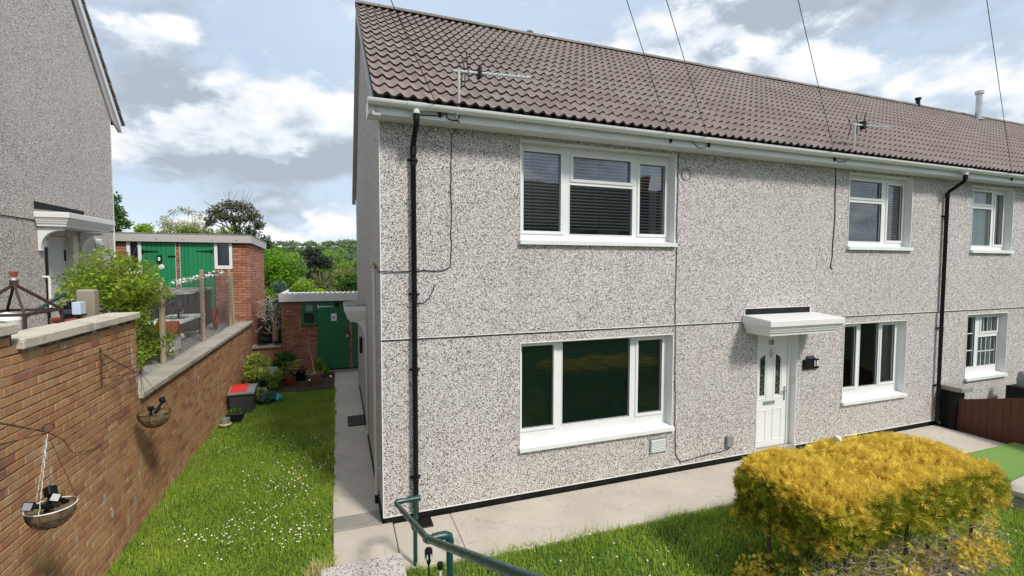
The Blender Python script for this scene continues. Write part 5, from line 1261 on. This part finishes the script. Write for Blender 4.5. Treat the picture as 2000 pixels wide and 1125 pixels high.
def bag(name, label, loc, r, m, cat='bag', sq=.6):
    bm = bmesh.new(); bmesh.ops.create_icosphere(bm, subdivisions=3, radius=r)
    g = np.random.default_rng(int(abs(loc[0])*100)); a = g.uniform(8, 20, 3)/r*.2
    for v in bm.verts:
        q = v.co/r; w = 1+.18*math.sin(q.x*5+q.y*4)+.14*math.sin(q.y*9+q.z*7)+.1*math.sin(q.z*13+q.x*11); v.co *= w; v.co.z *= sq; v.co.z = max(v.co.z, -.35*r)
    me = bpy.data.meshes.new(name); bm.to_mesh(me); bm.free(); me.materials.append(m); o = link(name, me); o.location = loc; o.rotation_euler = (0, 0, g.uniform(0, 3)); return tag(o, label, cat)
bag('compost_bag', 'turquoise bag lying on the grey seed box', (-2.42, 7.75, .24), .16, M_TEAL); bag('compost_bag', 'turquoise bag lying on the lawn edge beside the net sack', (-2.02, 6.70, g0+.07), .16, M_TEAL, sq=.7)
bag('net_sack', 'dark green net sack slumped behind the caddy', (-2.22, 6.55, .0), .23, mat('dark_net', (.015, .045, .025), .8), 'sack', .8)
bag('refuse_bag', 'black plastic bag on the concrete ledge', (-2.62, 9.4, 1.0), .15, M_BLACK, sq=.6); bag('refuse_bag', 'flat black plastic sheet on the ledge by the store', (-2.25, 9.45, .92), .10, M_BLACK, sq=.4)
b = MB(); b.bbox(-2.95, -2.13, 9.33, 9.62, .77, .85, .006); b.cur = 1; b.box(-2.9, -2.13, 9.40, 9.62, -.2, .769); tag(b.build('ledge', [M_COPE, M_BRICK2], None, origin=(-2.5, 9.4, -.12)), 'narrow concrete ledge between the wall end and the store', 'ledge')
dt = thing('dead_climber', 'dead grey climber tangled on a stump between the outhouses', 'plant', (-2.38, 9.9, .85)); b = MB(); b.tube([(-2.33, 9.95, .6), (-2.36, 9.95, 1.3), (-2.30, 9.95, 2.02)], [.10, .085, .06], 9); b.build('stump', M_WOOD, dt)
b = MB()
for k in range(60):
    p = Vector((rng.uniform(-2.75, -2.2), 9.85+rng.uniform(-.15, .15), rng.uniform(1.3, 2.3))); pts = [p]
    for q in range(3): p = p+Vector((rng.uniform(-.15, .15), rng.uniform(-.05, .05), rng.uniform(-.22, .1))); pts.append(p)
    b.tube(pts, [.012, .011, .008, .004], 4)
b.build('vine', mat('grey_vine', (.42, .38, .33), .95), dt)
tree('leafy_shrub', 'low green weeds below the dead climber', 'shrub', (-2.45, 10.0, .6), 1, [(-2.5, 9.95, 1.5, .13, .1, .4), (-2.18, 9.75, 1.1, .1, .1, .2)], 350, .07, 'oak', .01, 3)
b = MB(); b.box(-2.9, -2.2, 10.4, 10.5, .5, 1.55); tag(b.build('wooden_gate', M_DWOOD, None, origin=(-2.5, 10.4, .5)), 'dark boarding closing the gap between the outhouses', 'gate')
for x, y, m_, lb in ((-2.15, 8.75, 'varie', 'low yellow-green plant beside the watering can'), (-2.66, 8.7, 'fresh', 'bright green plant in the bed corner below the ledge'), (-1.0, 8.75, 'fresh', 'small green weed clump behind the brown pot'), (-2.1, 7.55, 'lime', 'lime green clump at the front of the bed')):
    tree('bedding_plant', lb, 'plant', (x, y, -.1), .5, [(x+rng.uniform(-.15, .15), y+rng.uniform(-.12, .12), .05+rng.uniform(0, .35), .13, .12, .12) for _ in range(6)], 420, .075, m_, .01, 4)
# doormat
dm = thing('doormat', 'black rubber grid doormat on the side path', 'doormat', (-.19, 4.35, -.1)); b = MB(); b.bbox(-.36, -.015, 4.02, 4.70, -.098, -.082, .004); b.build('mat_base', M_RUBBER, dm); b = MB()
for i in range(5):
    for j in range(8): b.box(-.345+i*.066, -.345+i*.066+.046, 4.05+j*.08, 4.05+j*.08+.02, -.082, -.070)
b.build('mat_rib', mat('worn_rubber', (.13, .115, .10), .8), dm)
# gully under the downpipe
gl_ = thing('drain_gully', 'black square drain gully under the corner downpipe', 'drain', (.45, -.12, -.1)); b = MB(); b.bbox(.33, .60, -.26, -.012, -.12, -.085, .006); b.build('gully_frame', M_BLACK, gl_); b = MB()
for k in range(5): b.box(.36, .57, -.235+k*.042, -.215+k*.042, -.085, -.078)
b.build('grate', M_DARK, gl_)

# ------------------------------------------------------------------ handrail
hr = thing('handrail', 'dark green tube handrail beside the garden steps', 'handrail', (.25, -.96, -.12))
A = Vector((.055, -1.0, .655)); Bp = Vector((.085, -2.78, 1.255)); C_ = Vector((.14, -4.75, 2.19)); C2 = Vector((.16, -5.6, 2.60))
def railp(y): 
    for p, q in ((A, Bp), (Bp, C_), (C_, C2)):
        if q.y <= y <= p.y: return p.lerp(q, (p.y-y)/(p.y-q.y))
b = MB(); b.tube([A, Bp, C_, C2], .0245, 14); b.build('rail', M_RAIL, hr, True)
def collar(p, q, parent=hr): b = MB(); b.tube([p, q], .0315, 14); b.build('fitting', M_RAIL, parent, True)
p1 = Vector((.262, -.96, 0)); z1 = .655
b = MB(); b.tube([(p1.x, p1.y, -.3), (p1.x, p1.y, z1-.02)], .0235, 12); b.build('post', M_RAIL, hr, True)
b = MB(); b.tube([(A.x-.0, A.y, A.z), (A.x+.0, A.y+.02, A.z), (A.x+.03, -.965, z1), (p1.x+.06, -.96, z1)], .024, 12); b.build('arm', M_RAIL, hr, True)
collar(Vector((.06, -.968, z1)), Vector((.13, -.962, z1))); collar(Vector((.175, -.96, z1)), Vector((p1.x+.058, -.96, z1))); collar(Vector((p1.x, p1.y, z1-.09)), Vector((p1.x, p1.y, z1-.0)))
q_ = railp(-2.78); px2 = .245; z2 = q_.z+.004
b = MB(); b.tube([(px2, -2.78, gz(0, -2.78)-.2), (px2, -2.78, z2-.05)], .0245, 12); b.build('post', M_RAIL, hr, True)
b = MB(); b.tube([q_, q_+Vector((.05, 0, .002)), Vector((px2-.05, -2.78, z2)), Vector((px2-.015, -2.78, z2-.012)), Vector((px2, -2.78, z2-.05))], .0245, 12); b.build('arm', M_RAIL, hr, True)
collar(q_+Vector((.035, 0, .001)), q_+Vector((.075, 0, .002))); b = MB(); b.tube([Vector((px2-.09, -2.78, z2)), Vector((px2-.035, -2.78, z2)), Vector((px2-.006, -2.78, z2-.014)), Vector((px2, -2.78, z2-.045)), Vector((px2, -2.78, z2-.10))], .0315, 14); b.build('fitting', M_RAIL, hr, True)
u_ = (C_-Bp).normalized(); collar(q_-u_*.045, q_+u_*.045)
def torch(label, x, y, ztop):
    zb = gz(x, y); o = thing('solar_torch', label, 'solar light', (x, y, zb)); b = MB(); b.tube([(x, y, zb-.05), (x, y, ztop-.17)], .0085, 6); b.build('stake', M_BLACK, o)
    b = MB(); b.lathe([(0, -.18), (.013, -.17), (.03, -.11), (.042, -.05), (.042, -.02), (.034, 0), (0, .004)], (x, y, ztop), 14); b.build('torch_head', M_BLACK, o, True); b = MB()
    for k in range(6): a = 2*PI*k/6; b.bbox(.037, .041, -.009, .009, -.10, -.035, .002, Matrix.Translation((x, y, ztop)) @ Matrix.Rotation(a, 4, 'Z') @ Matrix.Rotation(-.0, 4, 'Y'))
    b.build('torch_window', M_PIPEG, o)
torch('black solar torch light between the handrail posts', .345, -1.32, .28); torch('black solar torch light in the lawn left of the step', -.93, -1.6, .33)
torch('small black solar torch in the grass by the second post', .34, -2.1, .30)
o = thing('glass_stake_light', 'clear stemmed stake light with black cap by the second post', 'solar light', (.40, -1.65, g0)); b = MB(); b.tube([(.40, -1.65, g0), (.40, -1.65, .14)], .006, 5); b.tube([(.40, -1.65, .12), (.40, -1.65, .26)], .014, 8); b.build('stem', M_PIPEG, o); b = MB(); b.tube([(.40, -1.65, .26), (.40, -1.65, .315)], .03, 10); b.build('cap', M_DARK, o, True)

# ------------------------------------------------------------------ right-hand boundary
pr_ = thing('boundary_pier', 'black painted pier with stone cap beside the far downpipe', 'pier', (11.45, -.3, -.1)); b = MB(); b.bbox(11.32, 11.62, -.30, -.005, -.6, .66, .006); b.build('pier_body', M_DARK, pr_)
b = MB(); b.bbox(11.28, 11.66, -.42, .0-.004, .662, .76, .012); b.build('cap_stone', M_PATCH, pr_)
fn = thing('board_fence', 'red-brown close boarded fence right of the black pier', 'fence', (11.45, -1.5, -.1))
bw = .115; pm = MB(); pm.prism([(0, 0), (-bw+.006, .30*bw), (-bw+.006, 1+.333*bw), (0, 1.0)], 0, 0, .018); pme = pm.mesh('board', M_FENCE)
for k in range(30):
    y = -.31-k*bw; o = part_mesh('board', pme, fn, (11.40+rng.uniform(-.003, .003), y, -.40+.30*(k*bw))); o.scale = (1, 1, .90+rng.uniform(-.004, .004))
b = MB(); b.prism([(-.31, -.25), (-3.7, .75), (-3.7, .83), (-.31, -.17)], 0, 11.42, 11.46); b.prism([(-.31, .25), (-3.7, 1.25), (-3.7, 1.33), (-.31, .33)], 0, 11.42, 11.46); b.build('rail', M_FENCE, fn)
b = MB(); b.lathe([(0, 0), (.10, 0), (.12, .15), (.09, .30), (.06, .33), (0, .34)], (0, 0, 0), 14); o = link('garden_urn', b.mesh('garden_urn', M_GREYP, True)); o.location = (13.4, -.45, .62); tag(o, 'grey urn peeping over the red-brown fence', 'urn')
b = MB(); b.box(13.2, 13.6, -.65, -.25, -.2, .62); tag(b.build('plinth_block', M_DARK, None, origin=(13.4, -.45, -.2)), 'dark block carrying the grey urn behind the fence', 'plinth')
lw_ = thing('low_wall', 'low stone-capped block wall in the lawn right of the golden hedge', 'wall', (8.6, -2.5, -.12)); M_ = Matrix.Translation((8.22, -2.42, 0)) @ Matrix.Rotation(.12, 4, 'Z')
b = MB(); b.bbox(0, 1.6, -.26, 0, -.3, .06, .01, M_); b.build('wall_body', M_PATCH, lw_)
b = MB(); b.bbox(-.03, .80, -.29, .03, .062, .145, .012, M_); b.build('cap_stone', M_COPE, lw_); b = MB(); b.bbox(.81, 1.65, -.29, .03, .062, .145, .012, M_); b.build('cap_stone', M_COPE, lw_)

# ------------------------------------------------------------------ golden hedge
hx0, hx1, hy0, hy1, hz1 = 3.62, 6.30, -3.26, -2.06, 1.10
gh = thing('golden_hedge', 'clipped golden conifer hedge with bare woody base', 'hedge', ((hx0+hx1)/2, (hy0+hy1)/2, .2))
def hedge_surface(n):
    """points near the skin of a rounded box, with outward normals; foliage thins below mid height"""
    c = np.array([(hx0+hx1)/2, (hy0+hy1)/2, .1]); R = np.array([(hx1-hx0)/2, (hy1-hy0)/2, hz1-.1])
    d = rng.normal(size=(n*3, 3)); d[:, 2] = np.abs(d[:, 2]); 
    e = 13.0; q = (np.abs(d/R)**e).sum(1)**(-1/e); P = d*q[:, None]
    nr = np.sign(P)*np.abs(P/R)**(e-1)/R; nr /= np.linalg.norm(nr, axis=1, keepdims=True)
    # even out: resample by approximate area
    w = (P**2).sum(1)**1.5/np.maximum(1e-6, np.abs((nr*P).sum(1))*1.0); w = w/w.max(); k = rng.random(len(w)) < w*1.6
    return (P+c)[k][:n], nr[k][:n]
P, N_ = hedge_surface(40000)
def lump(P): return .45*(.055*np.sin(P[:, 0]*5.3+1.1*np.sin(P[:, 1]*4))+.045*np.sin(P[:, 1]*7+P[:, 2]*6+1)+.04*np.sin(P[:, 2]*11+P[:, 0]*8))
P = P+N_*(lump(P)-.02-.20*rng.random(len(P))**1.7)[:, None]
base_z = np.array([gz(0, y) for y in P[:, 1]])
hrel = (P[:, 2]-base_z)/(hz1-base_z)
patch = .5+.5*np.sin(P[:, 0]*3.1+2)*np.sin(P[:, 0]*7.3+P[:, 2]*5)
keep = rng.random(len(P)) < np.clip((hrel-.14-.26*patch)/.26, .05, 1)
P, N_, hrel = P[keep], N_[keep], hrel[keep]
# each spray: a flat fan of 5 narrow leaflets
def sprays(P, N, L, lift):
    n = len(P); d = N*1.0+rng.normal(size=(n, 3))*.55; d[:, 2] += lift; d /= np.linalg.norm(d, axis=1, keepdims=True)
    s = np.cross(d, rng.normal(size=(n, 3))); s /= np.linalg.norm(s, axis=1, keepdims=True)
    VV = []; 
    Ls = L*rng.uniform(.6, 1.3, n)[:, None]
    for (a, t0, ln) in ((0, 0, 1.), (.75, .15, .62), (-.75, .2, .6), (.7, .45, .45), (-.7, .5, .42)):
        dd = d*math.cos(a)+s*math.sin(a); ss = np.cross(dd, np.cross(d, s)); o = P+d*Ls*t0; w = .0060
        VV.append(np.stack([o-ss*w*.5, o+dd*Ls*ln*.45+ss*w, o+dd*Ls*ln, o+dd*Ls*ln*.45-ss*w], 1))
    V = np.concatenate([v.reshape(-1, 4, 3) for v in VV], 0); return V.reshape(-1, 3), np.arange(len(V)*4).reshape(-1, 4)
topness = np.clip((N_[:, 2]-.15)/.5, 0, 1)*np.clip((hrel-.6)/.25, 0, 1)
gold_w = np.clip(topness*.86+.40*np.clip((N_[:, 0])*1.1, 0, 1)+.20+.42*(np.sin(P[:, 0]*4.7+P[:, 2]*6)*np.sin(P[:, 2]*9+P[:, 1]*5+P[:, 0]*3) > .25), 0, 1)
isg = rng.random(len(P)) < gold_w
for nm, sel, mk, L, lift in (('golden_foliage', isg, 'gold', .088, .5), ('green_foliage', ~isg, 'hedge_green', .088, .25)):
    V, Q = sprays(P[sel], N_[sel], L, lift); n = sel.sum(); cl_t = .5+.5*np.sin(P[sel][:, 0]*17+2*np.sin(P[sel][:, 1]*13))*np.sin(P[sel][:, 1]*15+2*np.sin(P[sel][:, 2]*12)); link(nm, np_mesh(nm, V, Q, LM[mk], np.tile(np.clip(.55*cl_t+.6*rng.random(n)-.05, 0, 1), 5)), gh)
# long shoots standing proud of the clipped faces
sel = rng.random(len(P)) < .035
d_ = N_[sel]*.8+rng.normal(size=(sel.sum(), 3))*.35; d_[:, 2] += .45; d_ /= np.linalg.norm(d_, axis=1, keepdims=True); V, Q = sprays(P[sel]+N_[sel]*.02, d_, .11, .2)
link('shoot', np_mesh('shoot', V, Q, LM['gold'], np.tile(rng.random(sel.sum()), 5)), gh)
# inner green mass so that the hedge is not hollow
n = 9000; Pi = np.stack([rng.uniform(hx0+.15, hx1-.15, n), rng.uniform(hy0+.15, hy1-.15, n), rng.uniform(.5, hz1-.08, n)], 1); V, Q = sprays(Pi, np.tile([[0, 0, .3]], (n, 1)), .08, .2); link('inner_foliage', np_mesh('inner_foliage', V, Q, LM['hedge_green'], np.tile(rng.random(n)*.4, 5)), gh)
for k in range(13):
    x = hx0+.2+(hx1-hx0-.4)*(k % 7)/6+rng.uniform(-.08, .08); y = (hy0+.28 if k < 7 else hy1-.3)+rng.uniform(-.08, .08); z = gz(x, y)-.05
    b = MB(); b.tube([(x, y, z), (x+rng.uniform(-.05, .05), y+rng.uniform(-.04, .04), .55), (x+rng.uniform(-.1, .1), y+rng.uniform(-.1, .1), .95)], [.026, .02, .009], 6); b.build('trunk', M_BARK, gh)
b = MB()
for k in range(2000):
    x = rng.uniform(hx0+.1, hx1-.05); y = hy0+abs(rng.normal(0, .22))+.03; z = gz(x, y)+abs(rng.normal(0, .24)); p = Vector((x, y, z)); pts = [p]; dr = Vector((rng.normal(0, 1), -abs(rng.normal(0, .6)), rng.normal(.1, .7))).normalized()
    for q in range(3): dr = (dr+Vector((rng.normal(0, .45), rng.normal(0, .3), rng.normal(-.15, .4)))).normalized(); p = p+dr*rng.uniform(.03, .09); pts.append(p)
    b.tube(pts, [.0036, .003, .0022, .001], 3, False)
b.build('dead_twig', M_TWIG, gh, kind='stuff')
# yellow sprouts low down on the near side
cs = [(3.70, -2.95, .02, .24), (4.0, -3.35, .02, .22), (4.55, -3.4, .30, .13), (5.4, -3.38, .34, .15), (5.85, -3.36, .28, .14), (6.45, -3.05, .30, .12), (5.0, -3.45, .12, .12), (3.55, -2.5, .0, .2), (6.0, -3.3, .2, .12), (3.75, -3.2, .10, .2)]
bp_, kk, dd_ = blob_points([(x, y, z, r*1.25, r*.9, r) for x, y, z, r in cs], 1500, .8); V, Q = sprays(bp_, dd_, .055, .4); link('sprout', np_mesh('sprout', V, Q, LM['gold'], np.tile(rng.random(1500), 5)), gh)
for (x, y, lb) in ((5.05, -2.25, 'white solar cap lying on top of the golden hedge'),):
    b = MB(); b.lathe([(0, 0), (.045, 0), (.05, .03), (.03, .05), (0, .055)], (0, 0, 0), 12); me = b.mesh('garden_light', M_TRIM, True); me.transform(Matrix.Rotation(1.2, 4, 'Y')); o = link('garden_light', me); o.location = (x, y, hz1+.06); tag(o, lb, 'solar light')

# ------------------------------------------------------------------ grass, daisies, weeds
def blades(n, xr, yr, reject, h0, h1, zoff=-.015, w=.0042):
    x = rng.uniform(*xr, n); y = rng.uniform(*yr, n); k = ~reject(x, y); x, y = x[k], y[k]; n = len(x)
    z = np.array([gz(a, b) for a, b in zip(x, y)])+zoff
    tuft = .5+.25*np.sin(x*5.1+2*np.sin(y*3.3))+.25*np.sin(y*6.7+1.7*np.sin(x*4.1))
    L = (h0+(h1-h0)*rng.random(n)**1.6)*(.65+.6*tuft); a = rng.uniform(0, 2*PI, n); lean = rng.uniform(.1, .75, n)
    P = np.stack([x, y, z], 1); d = np.stack([np.cos(a), np.sin(a), np.zeros(n)], 1); s = np.stack([-np.sin(a), np.cos(a), np.zeros(n)], 1); ww = (w*rng.uniform(.7, 1.4, n))[:, None]
    m_ = P+d*(L*lean*.35)[:, None]+np.array([0, 0, 1])*(L*.62)[:, None]; t_ = P+d*(L*lean)[:, None]+np.array([0, 0, 1])*(L*(1-.35*lean))[:, None]
    V = np.concatenate([np.stack([P-s*ww, P+s*ww, m_+s*ww*.8, m_-s*ww*.8], 1), np.stack([m_-s*ww*.8, m_+s*ww*.8, t_+s*ww*.12, t_-s*ww*.12], 1)], 0).reshape(-1, 3)
    Q = np.arange(len(V)).reshape(-1, 4); big = .5+.5*np.sin(x*1.7+np.sin(y*1.3)*1.5)*np.sin(y*1.1+.7)
    tint = np.clip(.15+.45*big*tuft+.45*rng.random(n), 0, 1)
    return V, Q, np.tile(tint, 2)
def edge(y): return .02*np.sin(y*9)+.015*np.sin(y*23+1)
rejL = lambda x, y: (x > -.60+edge(y)) | ((y > 7.35) & (x > -2.9)) | ((y < -.86) & (x > -.74))
near = lambda x, y: np.sqrt((x-CAM.x)**2+(y-CAM.y)**2)
Vs = []; Qs = []; Ts = []; off = 0
for (n, xr, yr, rj, h0, h1, w) in ((62000, (-2.9, -.58), (-1.6, 3.0), rejL, .025, .085, .0042), (34000, (-2.9, -.58), (3.0, 7.4), rejL, .03, .085, .0055),
                                   (66000, (.13, 8.2), (-3.6, -.95), lambda x, y: (y > -1.02-.02*x+edge(x)), .03, .10, .0046), (9000, (8.2, 11.3), (-4.5, -2.6), lambda x, y: x < 0, .03, .09, .006),
                                   (5200, (-2.9, -.58), (-1.6, 7.3), lambda x, y: rejL(x, y) | (np.sin(x*6.3+2*np.sin(y*2.1))*np.sin(y*5.2+x) < .45), .08, .15, .005), (4200, (.13, 8.2), (-3.6, -.95), lambda x, y: (y > -1.05-.02*x) | (np.sin(x*5.3+2*np.sin(y*3.1))*np.sin(y*6.2+x) < .4), .09, .17, .005), (2200, (.13, 7.5), (-1.35, -.98), lambda x, y: (y > -1.0-.02*x+edge(x)), .08, .22, .0022), (1500, (-.70, -.58), (-.85, 7.3), rejL, .05, .12, .004), (900, (-2.9, -2.82), (-.8, 7.3), lambda x, y: x > 0, .08, .2, .004)):
    V, Q, T = blades(n, xr, yr, rj, h0, h1, w=w); Vs.append(V); Qs.append(Q+off); Ts.append(T); off += len(V)
link('grass', np_mesh('grass', np.concatenate(Vs), np.concatenate(Qs), M_GRASS, np.concatenate(Ts)), kind='stuff')
# clover and plantain patches, dry straw by the step
n = 9000; x = rng.uniform(-2.85, 8.0, n); y = np.where(x < -.6, rng.uniform(-.9, 7.2, n), rng.uniform(-3.4, -1.1, n))
k = ((x < -.66) | (x > .2)) & (np.sin(x*3.9+2*np.sin(y*2.7))*np.sin(y*4.3+1.3*np.sin(x*2.2)) > .35) & ~((x > 3.5) & (x < 6.6) & (y < -2))
x, y = x[k], y[k]; P = np.stack([x, y, np.array([gz(a, b_) for a, b_ in zip(x, y)])+rng.uniform(.02, .06, len(x))], 1)
V, Q = leaf_cards(P, .034, .75, .15, jitter=.6); link('clover', np_mesh('clover', V, Q, leaf_mat('clover_leaf', (.035, .12, .018), (.12, .27, .05), .3), rng.random(len(x))), kind='stuff')
V, Q, T = blades(420, (-.86, -.56), (-1.05, -.72), lambda x, y: rng.random(len(x)) < 0, .10, .22, w=.003); V2, Q2, T2 = blades(500, (-2.88, -2.72), (.5, 6.5), lambda x, y: np.sin(y*3)*np.sin(y*7.3) < .2, .05, .14, w=.003)
link('dry_grass', np_mesh('dry_grass', np.concatenate([V, V2]), np.concatenate([Q, Q2+len(V)]), leaf_mat('straw', (.40, .33, .13), (.66, .58, .30), .3), np.concatenate([T, T2])), kind='stuff')
# daisies: little white discs on stalks in drifts
b = MB(); cl = [(-1.5, .6, .35, 60), (-1.2, 1.35, .4, 50), (-.95, .15, .25, 55), (-1.75, .25, .3, 35), (-1.0, 2.2, .35, 45), (-.85, 3.2, .3, 35), (-2.2, .55, .25, 22), (-1.55, 1.9, .6, 40), (-1.4, 3.8, .7, 25), (-1.25, 5.2, .8, 22), (3.2, -2.2, .8, 26), (1.6, -1.9, .7, 26), (7.4, -3.0, .4, 30), (2.4, -1.6, .6, 16)]
for (x, y, r, n) in cl:
    for k in range(n):
        px_, py_ = x+rng.normal(0, r*.75), y+rng.normal(0, r*.85)
        if (px_ > -.64 and px_ < .2) or px_ < -2.85 or (px_ > .2 and py_ > -1.1): continue
        z = gz(px_, py_)+rng.uniform(.045, .075); R = rng.uniform(.006, .0105); tl = Vector((rng.normal(0, .3), -.25+rng.normal(0, .3), 1)).normalized(); a = tl.orthogonal().normalized(); c = tl.cross(a); o = Vector((px_, py_, z)); b.cur = 0
        b.add([o+(a*math.cos(2*PI*j/7)+c*math.sin(2*PI*j/7))*R for j in range(7)], [tuple(range(7))])
        b.cur = 1; b.add([o+tl*.0015+(a*math.cos(2*PI*j/5)+c*math.sin(2*PI*j/5))*R*.34 for j in range(5)], [tuple(range(5))])
b.build('daisies', [M_PETAL, M_YELL], None, kind='stuff')
b = MB(); b.tube([(0, 0, -.06), (0, 0, 0)], .002, 3)
for k in range(22):
    a = 2*PI*k/22+.3; e = .35 if k % 2 else .9; r = .02 if k % 2 == 0 else .014; b.quad((0, 0, .0), (r*math.cos(a-.13), r*math.sin(a-.13), .006*e), (r*1.08*math.cos(a), r*1.08*math.sin(a), .009*e), (r*math.cos(a+.13), r*math.sin(a+.13), .006*e))
dme = b.mesh('dandelion', M_YELL)
for k, (x, y, lb) in enumerate([(-.86, .80, 'dandelion nearest the step in the left lawn'), (-.98, 2.35, 'lone dandelion left of the pair by the path edge'), (-.72, 2.5, 'front dandelion at the path edge of the left lawn'), (-.80, 2.9, 'second dandelion at the path edge of the left lawn'), (-.70, 3.0, 'dandelion closest to the doormat in the left lawn'), (-1.35, 4.6, 'left dandelion of the pair in the far lawn'), (-1.15, 4.55, 'right dandelion of the pair in the far lawn'), (-1.1, 1.7, 'dandelion among the daisies in the middle of the left lawn'), (1.15, -1.42, 'dandelion in the right lawn beside the handrail')]):
    o = link('dandelion', dme); o.location = (x, y, gz(x, y)+.07); o.rotation_euler = (rng.uniform(-.2, .35), rng.uniform(-.2, .2), rng.uniform(0, 6)); tag(o, lb or 'yellow dandelion in the middle of the left lawn', 'flower', 'dandelions in the lawns')
# ------------------------------------------------------------------ across the street (seen in the window glass)
oh = thing('opposite_house', 'dark roofed house across the street mirrored in the upper window', 'house', (15, -29, 1.5))
b = MB(); b.box(11, 30, -33, -25, 1.4, 6.2); b.build('wall', M_DASH2, oh); b = MB(); b.prism([(-33.4, 6.1), (-24.6, 6.1), (-29, 9.9)], 0, 10.7, 30.3); rf_ = b.build('roof', M_DARK, oh); b = MB(); b.box(24.5, 25.3, -29.5, -28.7, 9.2, 11); b.build('chimney', M_BRICK2, rf_)
for (x, z) in ((13, 2.6), (16.5, 2.6), (20, 2.6), (13, 4.7), (16.5, 4.7), (20, 4.7)): b = MB(); b.box(x, x+1.4, -24.995, -24.96, z, z+1.1); b.build('window', M_DGLASS, oh)
tag(MB().tube([(POLE.x, POLE.y, 1.3), POLE+Vector((0, 0, .3))], [.13, .09], 10).build('utility_pole', M_WOOD, None, origin=(POLE.x, POLE.y, 1.4)), 'wooden pole beside the street from which the overhead wires fan out', 'pole')
